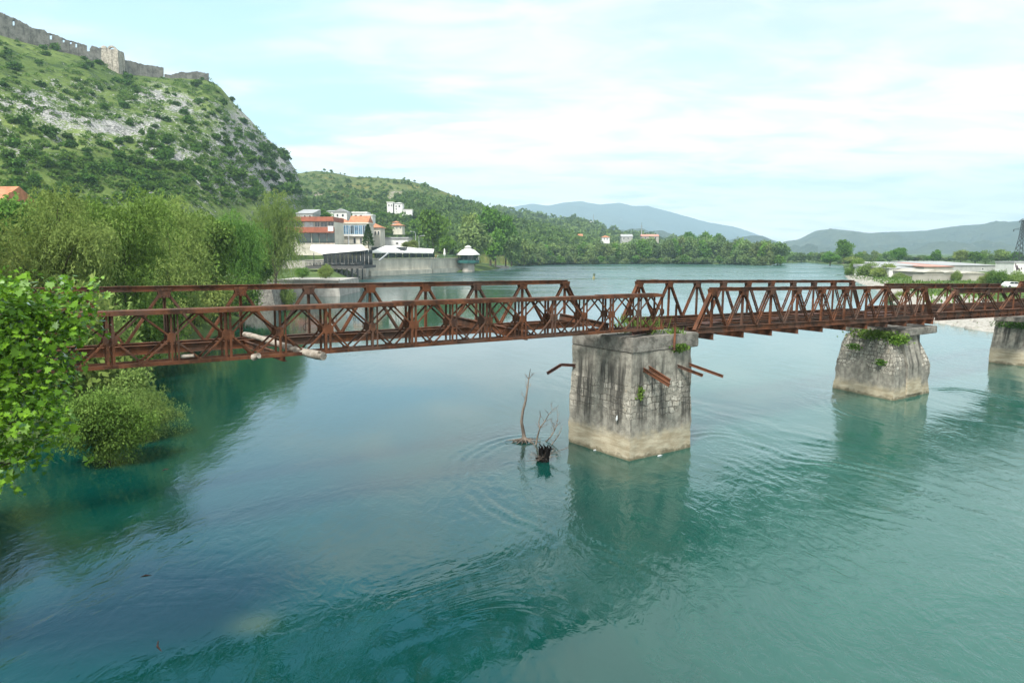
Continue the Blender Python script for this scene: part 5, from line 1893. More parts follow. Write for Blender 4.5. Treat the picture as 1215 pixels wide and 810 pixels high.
q1a, q1b = (col(438, 272), 272), (col(511, 305), 305)
wall_prism('longer stained concrete quay wall with a low ledge under the long white canopy', [(col(431, 300), 300), (col(436, 274), 274), q1a, q1b], -1, zr(307.5, 272) , QUAY, 'quay_wall', 0.9)
q2a, q2b = (col(512, 309), 309), (col(550, 338), 338)
wall_prism('shorter quay wall with green railing between long canopy and the pavilion', [q2a, q2b, (col(556, 345), 345), (col(566, 420), 420)], -1, zr(307.5, 300), QUAY, 'quay_wall', 0.7)
m_ = MB()
m_.add([(col(404, 262), 262, -0.8), (col(432, 262), 262, -0.8), (col(436, 300), 300, -0.8), (col(404, 300), 300, -0.8),
        (col(412, 268), 268, 5.0), (col(430, 268), 268, 5.6), (col(434, 300), 300, 5.6), (col(404, 300), 300, 5.6)],
       [(0, 3, 2, 1), (4, 5, 6, 7), (0, 1, 5, 4), (1, 2, 6, 5), (2, 3, 7, 6), (3, 0, 4, 7)])
tag(m_.build('bank_slope', PALEC), 'pale sloping concrete bank between the deck posts and the quay wall', 'bank')
m_ = MB()
m_.bb(col(330, 262), col(431, 262), 266, 330, -1, 5.6)
tag(m_.build('terrace_ground', PALEC), 'concrete terrace ground under the restaurant buildings', 'terrace')

# deck on posts, with its railing and canopy
dd = 236
xd0, xd1 = col(362, dd), col(431, dd)
dk = thing('restaurant_deck', 'dark deck on steel posts standing over the water before the restaurant', 'deck', (0, dd, 0))
zdk = zr(315.5, dd)
m_ = MB()
m_.bb(xd0, xd1, 0, 22, zdk - 0.9, zdk)
m_.build('platform', DECK, dk)
for i, px in enumerate((399, 405, 411, 417.5, 424)):
    for y_ in (0.6, 7.5):
        m_ = MB()
        x_ = col(px, dd)
        m_.bar((x_, y_, -1.5), (x_, y_, zdk - 0.9), 0.34, 0.34, (0, 1, 0))
        m_.build('post', DKM, dk)
    if i < 4:
        m_ = MB()
        xa_, xb_ = col(px, dd), col(px + 6, dd)
        m_.bar((xa_, 0.6, 0.6), (xb_, 0.6, zdk - 1.2), 0.18, 0.18, (0, 1, 0))
        m_.build('brace', DKM, dk)
m_ = MB()
nb = 44
for i in range(nb + 1):
    x_ = xd0 + (xd1 - xd0) * i / nb
    m_.bb(x_ - 0.05, x_ + 0.05, -0.05, 0.05, zdk, zdk + 1.5)
for z_ in (zdk + 1.5, zdk + 1.0, zdk + 0.5):
    m_.bb(xd0 - 0.06, xd1 + 0.06, -0.08, 0.08, z_, z_ + 0.09)
m_.build('railing', DKM, dk)
ca = thing('canopy', 'broad cream canopy sloping over the restaurant deck, nearest the left bank trees', 'canopy', (0, dd, 0))
zc0, zc1 = zr(301.5, dd), zr(291.0, dd + 24)
m_ = MB()
x0, x1, x2, x3 = col(383, dd), col(434, dd), col(431, dd + 24), col(370, dd + 24)
m_.add([(x0, 0.2, zc0), (x1, 0.4, zc0 + 1.2), (x2, 24, zc1), (x3, 24, zc1), (x0, 0.2, zc0 + 0.12), (x1, 0.4, zc0 + 1.32), (x2, 24, zc1 + 0.12), (x3, 24, zc1 + 0.12), (col(366, dd), 2, zc0 + 1.4), (col(366, dd), 2, zc0 + 1.52)],
       [(0, 8, 3, 2, 1), (4, 5, 6, 7, 9), (0, 1, 5, 4), (1, 2, 6, 5), (2, 3, 7, 6), (3, 8, 9, 7), (8, 0, 4, 9)])
m_.build('awning', CANV, ca)
m_ = MB()
m_.add([(x0, 0.1, zc0 - 0.5), (x1, 0.3, zc0 + 0.75), (x1, 0.3, zc0 + 1.2), (x0, 0.1, zc0 + 0.02)], [(0, 1, 2, 3), (3, 2, 1, 0)])
for px in (372, 384, 396, 409, 421, 430):
    x_ = col(px, dd)
    m_.bb(x_ - 0.09, x_ + 0.09, 0.5, 0.68, zdk, zc0 + 0.4)
m_.build('canopy_frame', DKM, ca)
m_ = MB()
for i in range(12):
    xa_ = xd0 + 0.5 + (xd1 - xd0 - 1.5) * i / 12
    m_.bb(xa_ + 0.06, xa_ + (xd1 - xd0 - 1.5) / 12 - 0.06, 21.4, 21.6, zdk, zdk + 5.2)
scr = tag(m_.build('shade_glass_screen', GLD, None, (0, dd, 0)), 'dark panels added to stand in for shade beneath the cream deck canopy', 'glass screen')  # dark backing added behind the deck to imitate shade under the canopy
# tables and chairs on the deck
tb = None
gi = np.random.default_rng(8)
for i in range(15):
    px = 372 + i * 3.9 + gi.uniform(-0.6, 0.6)
    y_ = dd + 1.6 + (i % 3) * 2.2
    if tb is None:
        tb = thing('dining_table', 'small cloth covered table on the restaurant deck under the cream canopy', 'table', (col(px, y_), y_, zdk), 0, 'tables on the restaurant deck')
        MB().bb(-0.6, 0.6, -0.5, 0.5, 0.70, 0.78).build('tabletop', TCLOTH, tb)
        m_ = MB()
        m_.bb(-0.06, 0.06, -0.06, 0.06, 0.05, 0.70).bb(-0.3, 0.3, -0.3, 0.3, 0, 0.05)
        m_.build('pedestal', DKM, tb)
        ch = thing('dining_chair', 'dark chair beside a table on the restaurant deck', 'chair', (col(px, y_) + 1.0, y_, zdk), 0, 'chairs on the restaurant deck')
        m_ = MB()
        m_.bb(-0.23, 0.23, -0.23, 0.23, 0.42, 0.48)
        m_.build('seat', CHAIR, ch)
        MB().bb(0.19, 0.23, -0.23, 0.23, 0.481, 1.0).build('backrest', CHAIR, ch)
        for a in (-0.2, 0.2):
            for b in (-0.2, 0.2):
                MB().bb(a - 0.025, a + 0.025, b - 0.025, b + 0.025, 0, 0.42).build('leg', CHAIR, ch)
    else:
        c_ = copy_tree(tb)
        c_.location = (col(px, y_), y_, zdk)
    for s_ in (-1, 1):
        if i == 0 and s_ == 1:
            continue
        c_ = copy_tree(ch)
        c_.location = (col(px, y_) + s_ * 0.95, y_ + gi.uniform(-0.3, 0.3), zdk)
        c_.rotation_euler = (0, 0, (0 if s_ > 0 else math.pi) + gi.uniform(-0.3, 0.3))

# long canopy on the quay
d2 = 292
lc = thing('canopy', 'long flat white canopy over the terrace along the quay wall', 'canopy', (0, 0, 0))
zt2 = zr(307.5, 272)
m_ = MB()
A, B = (col(440, 276), 276), (col(514, 308), 308)
zA, zB = zr(300.0, 276), zr(300.8, 308)
m_.add([(A[0], A[1], zA), (B[0], B[1], zB), (B[0] - 1, B[1] + 14, zB + 1.6), (A[0] + 3, A[1] + 16, zA + 2.6), (A[0], A[1], zA + 0.5), (B[0], B[1], zB + 0.4), (B[0] - 1, B[1] + 14, zB + 1.9), (A[0] + 3, A[1] + 16, zA + 2.9)],
       [(0, 3, 2, 1), (4, 5, 6, 7), (0, 1, 5, 4), (1, 2, 6, 5), (2, 3, 7, 6), (3, 0, 4, 7)])
m_.build('awning', CANV, lc)
m_ = MB()
for k in range(14):
    f = k / 13
    x_, y_ = A[0] + (B[0] - A[0]) * f, A[1] + (B[1] - A[1]) * f + 0.8
    m_.bb(x_ - 0.1, x_ + 0.1, y_ - 0.1, y_ + 0.1, zt2, zA + (zB - zA) * f + 0.1)
m_.build('canopy_frame', DKM, lc)
m_ = MB()
for k in range(60):
    f = k / 59
    x_, y_ = A[0] + (B[0] - A[0]) * f, A[1] + (B[1] - A[1]) * f + 0.5
    m_.bb(x_ - 0.04, x_ + 0.04, y_ - 0.04, y_ + 0.04, zt2 + 0.24, zt2 + 1.3)
for z_ in (0.8, 1.3):
    m_.bar((A[0], A[1] + 0.5, zt2 + z_), (B[0], B[1] + 0.5, zt2 + z_), 0.09, 0.09)
tag(m_.build('terrace_railing', DKM), 'dark railing on the longer quay wall under the long canopy', 'railing')
m_ = MB()
for k in range(9):
    f0, f1 = k / 9 + 0.008, (k + 1) / 9 - 0.008
    xa_, ya_ = A[0] + (B[0] - A[0]) * f0, A[1] + (B[1] - A[1]) * f0 + 6.5
    xb_, yb_ = A[0] + (B[0] - A[0]) * f1, A[1] + (B[1] - A[1]) * f1 + 6.5
    m_.bar((xa_, ya_, zt2 + 1.75), (xb_, yb_, zt2 + 1.75), 0.12, 2.7)
tag(m_.build('shade_glass_screen', GLG), 'dark glazed restaurant front in the shade of the long canopy', 'glass screen')
t_ = thing('white_kiosk', 'small rounded white kiosk on the quay corner between the two canopies', 'kiosk', (col(432, 268), 268, zr(307, 268)))
m_ = MB()
m_.bb(-2.2, 2.2, -1.0, 3, -1.6, 1.0)
m_.build('counter', WHITE, t_)
m_ = MB()
m_.lathe((0.2, 1.5, 2.4), [(2.3, 0), (2.1, 0.5), (1.2, 1.0), (0.2, 1.2)], 12)
m_.bb(-0.1, 0.1, 1.4, 1.6, 1.0, 2.4)
m_.build('awning', CANV, t_)
m_ = MB()
m_.bar((col(450, 272), 272, zr(309, 272)), (col(461, 278), 278, zr(300, 278)), 0.5, 0.35)
tag(m_.build('gangway', POLE), 'slanting grey metal strut on the quay under the left end of the long canopy', 'strut')
# green railing on the second wall, umbrella, standing person
m_ = MB()
zq = zr(307.5, 300) + 0.24
A2, B2 = (col(519, 314), 314), (col(549, 338), 338)
for k in range(22):
    f = k / 21
    x_, y_ = A2[0] + (B2[0] - A2[0]) * f, A2[1] + (B2[1] - A2[1]) * f + 0.4
    m_.bb(x_ - 0.05, x_ + 0.05, y_ - 0.05, y_ + 0.05, zq, zq + 1.5)
for z_ in (0.35, 0.75, 1.1, 1.5):
    m_.bar((A2[0], A2[1] + 0.4, zq + z_), (B2[0], B2[1] + 0.4, zq + z_), 0.1, 0.12)
tag(m_.build('railing', GRNR), 'green railing along the shorter quay wall beside the pavilion', 'railing')
um = thing('parasol', 'closed white parasol standing behind the green railing', 'parasol', (col(527.5, 322), 322, zq - 0.2))
MB().tube([(0, 0, 0), (0, 0, 3.4)], 0.06, 6).build('pole', POLE, um)
m_ = MB()
m_.lathe((0, 0, 1.1), [(0.12, 0), (0.46, 0.15), (0.5, 0.9), (0.34, 2.0), (0.2, 3.0), (0.05, 3.3)], 10)
m_.build('folded_canopy', CANV, um)

# pavilion on its pedestal
pvx, pvd = col(555.5, 332), 332
pv_ = thing('pavilion', 'round white roofed pavilion with teal skirt on a concrete pedestal in the water', 'pavilion', (pvx, pvd, 0))
zb_, ze_, zt_ = zr(311.5, pvd), zr(302, pvd), zr(293.5, pvd)
rw = 14.2 / F * pvd
m_ = MB()
m_.lathe((0, 0, 0), [(2.9, -1.5), (2.8, zb_ - 0.8), (3.1, zb_ - 0.3)], 8, False)
m_.build('pedestal', PALEC, pv_)
m_ = MB()
m_.lathe((0, 0, 0), [(4.9, zb_ - 0.3), (5.0, zb_), (5.0, zb_ + 1.1), (4.8, zb_ + 1.12)], 8, False)
m_.build('balustrade', TEAL, pv_)
m_ = MB()
m_.lathe((0, 0, 0), [(rw, ze_ - 0.25), (rw, ze_), (rw * 0.55, ze_ + (zt_ - ze_) * 0.62), (1.5, zt_ - 0.6), (1.4, zt_ - 0.5)], 16)
m_.build('roof', CANV, pv_)
m_ = MB()
m_.lathe((0, 0, 0), [(1.2, zt_ - 0.6), (1.2, zt_ - 0.2), (1.9, zt_ - 0.1), (1.0, zt_ + 0.5), (0.1, zt_ + 0.9)], 12)
m_.build('lantern', CANV, pv_)
for k in range(8):
    a = 2 * math.pi * (k + 0.5) / 8
    m_ = MB()
    m_.tube([(4.5 * math.cos(a), 4.5 * math.sin(a), zb_ + 1), (4.5 * math.cos(a), 4.5 * math.sin(a), ze_ - 0.1)], 0.12, 6)
    m_.build('column', DKM, pv_)
m_ = MB()
m_.lathe((0, 0, 0), [(3.6, zb_ + 1.1), (3.6, ze_ - 0.3)], 8, False)
m_.build('shade_glass_screen', GLG, pv_)

# red terrace building
d3 = 268
rb = thing('terrace_building', 'red brown two storey terrace building with dark glazing left of the blue windows', 'building', (col(376, d3), d3, zr(293, d3)))
xo, zo = col(376, d3), zr(293, d3)
X_ = lambda px, d_=d3: col(px, d_) - xo
Z_ = lambda py, d_=d3: zr(py, d_) - zo
m_ = MB()
m_.bb(X_(340), X_(397), 1.2, 16, -3, Z_(263))
m_.build('wall', CREAM, rb)
m_ = MB()
m_.bb(X_(338), X_(397.3), -0.4, 16.3, Z_(262.6), Z_(257.2))
m_.build('roof', REDW, rb)
m_ = MB()
m_.bb(X_(340), X_(397), -0.3, 1.4, Z_(276), Z_(269.5))
m_.build('balcony', REDW, rb)
m_ = MB()
m_.bb(X_(390.5), X_(396.8), -0.42, -0.3, Z_(274.3), Z_(268.3))
m_.build('white_panel', WHITE, rb)
for a, b, gm in ((342, 360, GLD), (361.5, 373, GLW), (373.6, 380, GLD), (380.6, 389, GLD), (389.6, 396.5, GLD)):
    win(rb, X_(a), X_(b), 1.2, Z_(269.5), Z_(262.9), gm, GREYW, 2, 0.2)
for a, b in ((352, 369), (370, 378.5), (379, 387.5), (388, 397)):
    win(rb, X_(a), X_(b), 1.2, Z_(288), Z_(276.4), GLG, DKM, 1, 0.15)
m_ = MB()
for i in range(30):
    x_ = X_(352) + (X_(397) - X_(352)) * i / 29
    m_.bb(x_ - 0.04, x_ + 0.04, -0.6, -0.5, Z_(290.5), Z_(286.5))
m_.bb(X_(352), X_(397), -0.62, -0.48, Z_(286.6), Z_(286.1))
m_.build('railing', DKM, rb)
m_ = MB()
m_.bb(X_(382), X_(399), -1.2, 1.1, Z_(293), Z_(290.6))
m_.build('terrace_step', TILE, rb)

# cream building with blue windows and tiled roofs
d4 = 290
bb4 = house('cream building with a row of tall blue windows right of the red terrace building', 396, 437.5, 265.5, 293, d4, 12, CREAM, 'flat', CREAM, [], 0.4, 0.55, name='restaurant_building', cat='building')
xc4, z04 = bb4.location.x, bb4.location.z
for i in range(8):
    a = 397 + i * 4.9
    win(bb4, col(a, d4) - xc4, col(a + 4.5, d4) - xc4, 0, zr(278, d4) - z04, zr(267.3, d4) - z04, GLB if i % 3 != 1 else GLD, plain('blue_frame', (0.30, 0.42, 0.52), 0.6, 0.1) if i == 0 else MATS['blue_frame'], 2, 0.14)
for px, w_ in ((403, 1.5), (407, 1.8), (414, 1.6), (421.5, 3.0), (429, 2.6)):
    win(bb4, col(px - w_ / 2, d4) - xc4, col(px + w_ / 2, d4) - xc4, 0, zr(289, d4) - z04, zr(282, d4) - z04, GLD, GREYW, 1, 0.12)
m_ = MB()
m_.bb(col(395.5, d4) - xc4, col(438, d4) - xc4, -0.9, -0.003, zr(280.3, d4) - z04, zr(279, d4) - z04)
m_.build('cornice', WHITE, bb4)
house('pale house with a large orange tiled roof behind the cream building', 391, 413, 264.5, 285, 305, 14, CREAM, 'hip', TILE, [], 0.6, 0.62)
house('house with a wide orange tiled roof right behind the blue windows', 416, 436, 264.8, 285, 310, 12, CREAM, 'gable', TILE, [], 0.6, 0.55)
house('cream house with an orange hipped roof right of the conifer', 435, 452, 270, 290, 305, 11, CREAM, 'hip', TILE, [(445, 447, 274, 279), (449, 451, 274, 279), (441, 443, 274, 279)], 0.8, 0.62)
house('grey gabled house standing above the red terrace building', 353.5, 372.5, 253.5, 262, 330, 13, GREYW, 'shed', SHEET, [(362, 365, 255.5, 258.5), (368, 371, 255.5, 258.5)], 0.3, 2.6)
house('long low white building with a grey roof right of the conifer', 444.5, 484, 283, 296, 318, 14, WHITE, 'flat', SHEET, [(451.5, 457, 287.5, 292), (470, 473, 287.5, 290)], 0.5, 0.6, name='low_building', cat='building')
m_ = MB()
m_.bb(col(440, 300), col(482, 300), 296, 310, zr(300, 300), zr(293.2, 300))
tag(m_.build('dark_shed', DKM), 'dark flat roofed shed between long canopy and low white building', 'shed')
# houses up the slope
house('white gabled house highest of the cluster above the orange roofs, left of two', 398, 413, 251.5, 262, 470, 12, WHITE, 'front', SHEET, [(401, 403, 254, 257), (407, 409.5, 254, 257), (403, 408, 258.5, 261, GLD, 2)], 0.5, 0.55)
house('white terraced house above the orange roofs, right of the gabled one', 419.5, 436, 253.0, 264, 470, 12, WHITE, 'flat', WHITE, [(422, 425, 255, 258), (428, 431, 255, 258), (433, 435, 255, 258)], 0.4, 0.9)
house('lower white wing joined to the right of the terraced house', 434, 443, 256, 265, 465, 10, WHITE, 'flat', WHITE, [(436, 438, 258.5, 261), (440, 442, 258.5, 261)], 0.4, 0.9)
house('small white house half hidden by trees left of the gabled one', 389, 397, 251, 259, 500, 9, WHITE, 'shed', SHEET, [(391, 393, 253, 255.5)], 0.4, 1.2)
house('tall white house alone on the wooded slope, left block', 460.5, 467.5, 240.5, 249.5, 560, 9, WHITE, 'flat', WHITE, [(462, 463.5, 242.5, 245), (465, 466.5, 242.5, 245)], 0.3, 0.6)
house('tall white house alone on the wooded slope, right block with hipped roof', 469, 478.5, 241.2, 250.5, 560, 10, WHITE, 'hip', WHITE, [(470.5, 472, 243.5, 246), (474, 476, 243.5, 246), (470.5, 472, 247, 249)], 0.5, 0.3)
house('long low white outbuilding right of the tall white house', 478, 490, 249, 252.5, 560, 6, WHITE, 'flat', WHITE, [(481, 482, 250, 251.5)], 0.2, 0.4)
house('pink walled house with a red tile roof among trees above the low white building', 465.5, 478, 267.5, 274, 420, 10, CREAM, 'hip', TILE, [(467, 468.5, 269, 271.5), (471, 472.5, 269, 271.5), (475, 476.5, 269, 271.5)], 0.9, 0.5)
house('small red roofed upper house just behind the pink walled one', 466.5, 474, 264, 270, 440, 8, CREAM, 'hip', TILE, [(468, 469, 265.5, 267), (471, 472, 265.5, 267)], 0.5, 0.55)
house('white house with a red roof on the wooded low hill above the river trees', 714, 723, 281.5, 286, 620, 9, WHITE, 'hip', TILE, [(716, 717.2, 282.5, 284.5), (719.5, 720.7, 282.5, 284.5)], 0.5, 0.5)
house('long pale house on the wooded low hill right of the red roofed one', 737, 750, 280.8, 286, 660, 9, GREYW, 'gable', SHEET, [(739, 740.5, 281.5, 284), (744, 745.5, 281.5, 284)], 0.4, 0.5)
house('long house with a faded red roof, farthest right on the wooded low hill', 761, 781, 280.3, 286, 670, 9, SHW, 'gable', PINKR, [(764, 766, 281.3, 283.3), (770, 772, 281.3, 283.3), (776, 778, 281.3, 283.3)], 0.4, 0.4)
house('tiny white house on the crest of the wooded low hill beside the mast', 697, 702, 263.2, 266, 1280, 10, WHITE, 'flat', WHITE, [(698, 699, 264, 265)], 0.3, 0.8)
house('orange roofed house at the left edge showing above the willows', -26, 6, 237.5, 246, 118, 8, CREAM, 'gable', TILE, [(-6, -3, 240, 243)], 0.6, 0.62)
for (a, b, r0, d_, lab) in ((646, 651, 282, 700, 'first'), (656, 660, 284, 705, 'second'), (671, 676, 283, 690, 'third'), (686, 691, 280, 700, 'fourth'), (607, 612, 262, 860, 'hill')):
    house({'first': 'leftmost of four tiny pale houses among the trees behind the far bank', 'second': 'second from the left of four tiny pale houses behind the far bank', 'third': 'third from the left of four tiny pale houses behind the far bank',
           'fourth': 'rightmost of four tiny pale houses behind the far bank trees', 'hill': 'tiny pale house alone on the wooded slope above the dark bank trees'}[lab], a, b, r0, r0 + 3.5, d_, 8, WHITE, 'gable', TILE if lab in ('second', 'fourth') else SHEET, [(a + 1, a + 2, r0 + 0.8, r0 + 2)], 0.3, 0.5)
# masts on the low hill
for px, pt, pb, d_, lab in ((703.5, 254, 266, 1280, 'thin radio mast on the crest of the wooded low hill'), (760.5, 264, 280, 900, 'thin radio mast right of the hill crest, nearer the river')):
    m_ = MB()
    x_ = col(px, d_)
    z0, z1 = zr(pb, d_), zr(pt, d_)
    m_.tube([(x_, d_, z0 - 4), (x_, d_, z1)], [0.55, 0.25], 5)
    m_.bb(x_ - 1.2, x_ + 1.2, d_ - 0.2, d_ + 0.2, z0 + (z1 - z0) * 0.7, z0 + (z1 - z0) * 0.7 + 0.6)
    tag(m_.build('radio_mast', POLE), lab, 'mast')


def lamp(label, px, pt, pb, d_, arm, z0=None):
    x_ = col(px, d_)
    zz0 = zr(pb, d_) if z0 is None else z0
    h = zr(pt, d_) - zz0
    t_ = thing('street_lamp', label, 'street lamp', (x_, d_, zz0))
    m_ = MB()
    m_.tube([(0, 0, 0), (0, 0, h * 0.92), (arm * 0.25, 0, h), (arm, 0, h + 0.15)], [0.13, 0.1, 0.09, 0.07], 6)
    m_.build('pole', POLE, t_)
    m_ = MB()
    m_.bb(min(arm, arm + 0.8 * np.sign(arm)), max(arm, arm + 0.8 * np.sign(arm)), -0.2, 0.2, h + 0.05, h + 0.3)
    m_.build('lamp_head', POLE, t_)


lamp('left street lamp of the pair before the big round tree', 493.5, 275, 297, 330, -1.6)
lamp('right street lamp of the pair before the big round tree, arm pointing right', 497.5, 280, 298, 320, 1.8)
lamp('street lamp behind the pavilion roof', 553.5, 281.5, 300, 350, -0.8)
lamp('tall lamp pole in front of the blue windows', 414.5, 268, 300, 262, 0.4)
m_ = MB()
x_ = col(184.5, 128)
m_.tube([(x_, 128, gz1(x_, 128) - 0.5), (x_, 128, zr(227.5, 128))], [0.16, 0.11], 7)
m_.bb(x_ - 0.5, x_ + 0.5, 127.92, 128.08, zr(229, 128), zr(229, 128) + 0.12)
tag(m_.build('utility_pole', POLE), 'pale utility pole rising above the willows before the castle hill', 'pole')

# a person on the quay
import bmesh as _bm


def person(label, x, y, z, top, legs, rz=0.0, hgt=1.72):
    """one continuous skinned body, standing with one arm bent"""
    P_ = {'pelvis': (0, 0, .95, .13), 'belly': (0, 0, 1.12, .125), 'chest': (0, 0, 1.34, .15), 'neck': (0, 0, 1.50, .055), 'head': (0, -.01, 1.60, .095), 'crown': (0, 0, 1.70, .075),
          'lsh': (-.19, 0, 1.42, .06), 'lel': (-.25, .02, 1.14, .045), 'lha': (-.24, -.06, .88, .036), 'rsh': (.19, 0, 1.42, .06), 'rel': (.26, .03, 1.15, .045), 'rha': (.16, -.22, 1.08, .036),
          'lhi': (-.1, 0, .90, .095), 'lkn': (-.11, -.02, .50, .062), 'lan': (-.11, .02, .10, .042), 'lto': (-.12, -.14, .04, .036), 'rhi': (.1, 0, .90, .095), 'rkn': (.12, -.02, .50, .062), 'ran': (.13, .02, .10, .042), 'rto': (.14, -.14, .04, .036)}
    E_ = [('pelvis', 'belly'), ('belly', 'chest'), ('chest', 'neck'), ('neck', 'head'), ('head', 'crown'), ('chest', 'lsh'), ('lsh', 'lel'), ('lel', 'lha'), ('chest', 'rsh'), ('rsh', 'rel'), ('rel', 'rha'),
          ('pelvis', 'lhi'), ('lhi', 'lkn'), ('lkn', 'lan'), ('lan', 'lto'), ('pelvis', 'rhi'), ('rhi', 'rkn'), ('rkn', 'ran'), ('ran', 'rto')]
    ks = list(P_)
    me = bpy.data.meshes.new('person')
    me.from_pydata([P_[k][:3] for k in ks], [(ks.index(a), ks.index(b)) for a, b in E_], [])
    o_ = bpy.data.objects.new('person', me)
    COL.objects.link(o_)
    sk = o_.modifiers.new('skin', 'SKIN')
    for i, k in enumerate(ks):
        me.skin_vertices[0].data[i].radius = (P_[k][3], P_[k][3] * (0.75 if k in ('chest', 'belly', 'pelvis') else 1))
    me.skin_vertices[0].data[0].use_root = True
    sb = o_.modifiers.new('sub', 'SUBSURF')
    sb.levels = sb.render_levels = 1
    dg = bpy.context.evaluated_depsgraph_get()
    m2 = bpy.data.meshes.new_from_object(o_.evaluated_get(dg))
    o_.modifiers.clear()
    o_.data = m2
    m2.materials.clear()
    for mm in (MATS['skin'], top, legs):
        m2.materials.append(mm)
    for p_ in m2.polygons:
        c_ = p_.center
        p_.material_index = 0 if c_.z > 1.49 or (abs(c_.x) > .13 and c_.z < 1.2 and c_.z > 0.8 and (abs(c_.x) > .2 or c_.y < -.12)) else (1 if c_.z > 0.98 else 2)
        p_.use_smooth = True
    o_.location = (x, y, z)
    o_.rotation_euler = (0, 0, rz)
    s_ = hgt / 1.78
    o_.scale = (s_, s_, s_)
    return tag(o_, label, 'person')


plain('skin', (0.42, 0.26, 0.19), 0.6, 0.05)
RSH = plain('red_shirt', (0.42, 0.07, 0.06), 0.8, 0.1)
WSH = plain('white_shirt', (0.7, 0.7, 0.68), 0.8, 0.1)
JNS = plain('dark_trousers', (0.04, 0.05, 0.08), 0.8, 0.1)
person('person in a white shirt and dark trousers standing on the quay left of the parasol', col(519.5, 322), 322, zq - 0.22, WSH, JNS, 0.3)
person('person in a red shirt standing at the right end of the long canopy', col(517.2, 324), 324, zq - 0.22, RSH, JNS, -0.8)

# conifer and trees round the restaurant
P, d_, ti = [], [], []
gc = np.random.default_rng(12)
n = 5200
hh = gc.random(n) ** 0.8
a = gc.uniform(0, 6.28, n)
rr = (1 - hh) ** 0.75 * 2.3 * (0.6 + 0.45 * gc.random(n)) * (1 + 0.18 * np.sin(hh * 40 + a * 2))
P = np.stack([rr * np.cos(a), rr * np.sin(a), 0.5 + hh * 8.4], 1)
dd_ = unit(np.stack([np.cos(a), np.sin(a), np.full(n, -0.1)], 1) + gc.normal(0, 0.4, (n, 3)))
CONM = leaf_mesh('crown', P, dd_, unit(gc.normal(0, .5, (n, 3)) + np.array([0, 0, 1.0])), 0.55 * gc.uniform(0.6, 1.2, n), 0.28, gc.random(n))
m_ = MB()
m_.tube([(0, 0, -0.5), (0, 0, 7.5)], [0.2, 0.04], 7)
CONT = m_.mesh('trunk')
dC = 276
zc_ = zr(293, dC)
tree('conifer_tree', 'dark cone shaped conifer before the right end of the blue windows', 'tree', None, CONM, CONT, L_CON, col(437.5, dC), dC, zc_, (zr(266.5, dC) - zc_) / 8.9, 0.4)
BIG = [broadleaf(10, 4.6, 7000, 0.50, np.random.default_rng(s_ + 80), 0.16, 30) for s_ in (1, 2, 3)]
FARW = [broadleaf(10, 4.6, 2600, 0.72, np.random.default_rng(s_ + 90), 0.02, 20, 0.8) for s_ in (1, 2, 3, 4)]


def bank_tree(label, px, d_, top, base, wpx, src, leafm, group=None, name='bank_tree', h0=10.0, r0=4.6, rz=0.0):
    x = col(px, d_)
    z = zr(base, d_)
    h = (zr(top, d_) - z) * 1.10
    s_ = wpx / 2 / F * d_ / r0 * 1.06
    return tree(name, label, 'tree', group, src[0], src[1], leafm, x, d_, z, s_, rz, h / h0 / s_)


L_MID = leaf_mat('mid_leaves', (0.060, 0.140, 0.020), (0.155, 0.290, 0.050), 0.25, 0.02, 0.2)
bank_tree('big round bright green tree standing behind the long white canopy', 514, 335, 243.5, 303, 46, BIG[0], L_MID, name='broad_tree', rz=0.5)
bank_tree('small round tree before the big round one, by the parasol', 530, 328, 278, 304, 24, BIG[1], L_MID, name='broad_tree', rz=2)
bank_tree('pale olive bush before the low white building beside the lamps', 488, 312, 283, 300, 24, BIG[2], L_WILLOW, name='broad_tree', rz=1)
bank_tree('grey green willow directly behind the pavilion', 562, 352, 258, 312, 46, FARW[1], L_BANK, name='broad_tree', rz=3)
bank_tree('tallest dark tree of the mass behind the pavilion', 582, 392, 241.5, 312, 46, BIG[1], L_DARK, name='broad_tree', rz=4)
bank_tree('dark tree left of the tallest one behind the pavilion, leaning left', 561, 400, 246, 310, 36, BIG[2], L_DARK, name='broad_tree', rz=5)
bank_tree('dark tree right of the tallest one behind the pavilion', 600, 402, 250, 313, 30, BIG[0], L_DARK, name='broad_tree', rz=1.7)
bank_tree('lower round tree in front of the tallest dark one by the water', 588, 374, 268, 314, 34, FARW[0], L_MID, name='broad_tree', rz=0.2)
bank_tree('grey green tree at the water right of the dark mass', 607, 388, 273, 314, 32, FARW[2], L_BANK, name='broad_tree', rz=0.9)
bank_tree('pale low tree at the water farthest right of the dark mass', 622, 420, 281, 314, 28, FARW[3], L_BANK, name='broad_tree', rz=2.2)
bank_tree('tree on the slope behind the small red roofed houses', 500, 460, 258, 285, 34, BIG[1], L_DARK, name='broad_tree', rz=2.9)
bank_tree('dark tree just left of the tall white house on the slope', 452, 520, 250, 268, 26, BIG[0], L_DARK, name='broad_tree', rz=3.3)
bank_tree('tree between the orange roofs and the red roofed houses', 458, 400, 266, 284, 26, BIG[2], L_DARK, name='broad_tree', rz=0.3)
bank_tree('dark tree rising behind the grey gabled house', 380, 380, 246, 268, 34, BIG[0], L_DARK, name='broad_tree', rz=1.3)
bank_tree('dark tree right behind the sparse willow, left of the grey gabled house', 346, 345, 246, 275, 30, BIG[1], L_DARK, name='broad_tree', rz=5.3)
m_ = MB()
x0, x1 = col(566, 400), col(604, 400)
m_.add([(x0, 392, -1), (x1, 402, -1), (x1, 408, -1), (x0, 408, -1), (x0, 393, 1.5), (x1, 403, 1.2), (x1, 408, 1.3), (x0, 408, 1.6)], [(0, 3, 2, 1), (4, 5, 6, 7), (0, 1, 5, 4), (1, 2, 6, 5), (2, 3, 7, 6), (3, 0, 4, 7)])
tag(m_.build('bank_wall', EMB), 'low pale stone bank at the water under the dark trees right of the pavilion', 'wall')

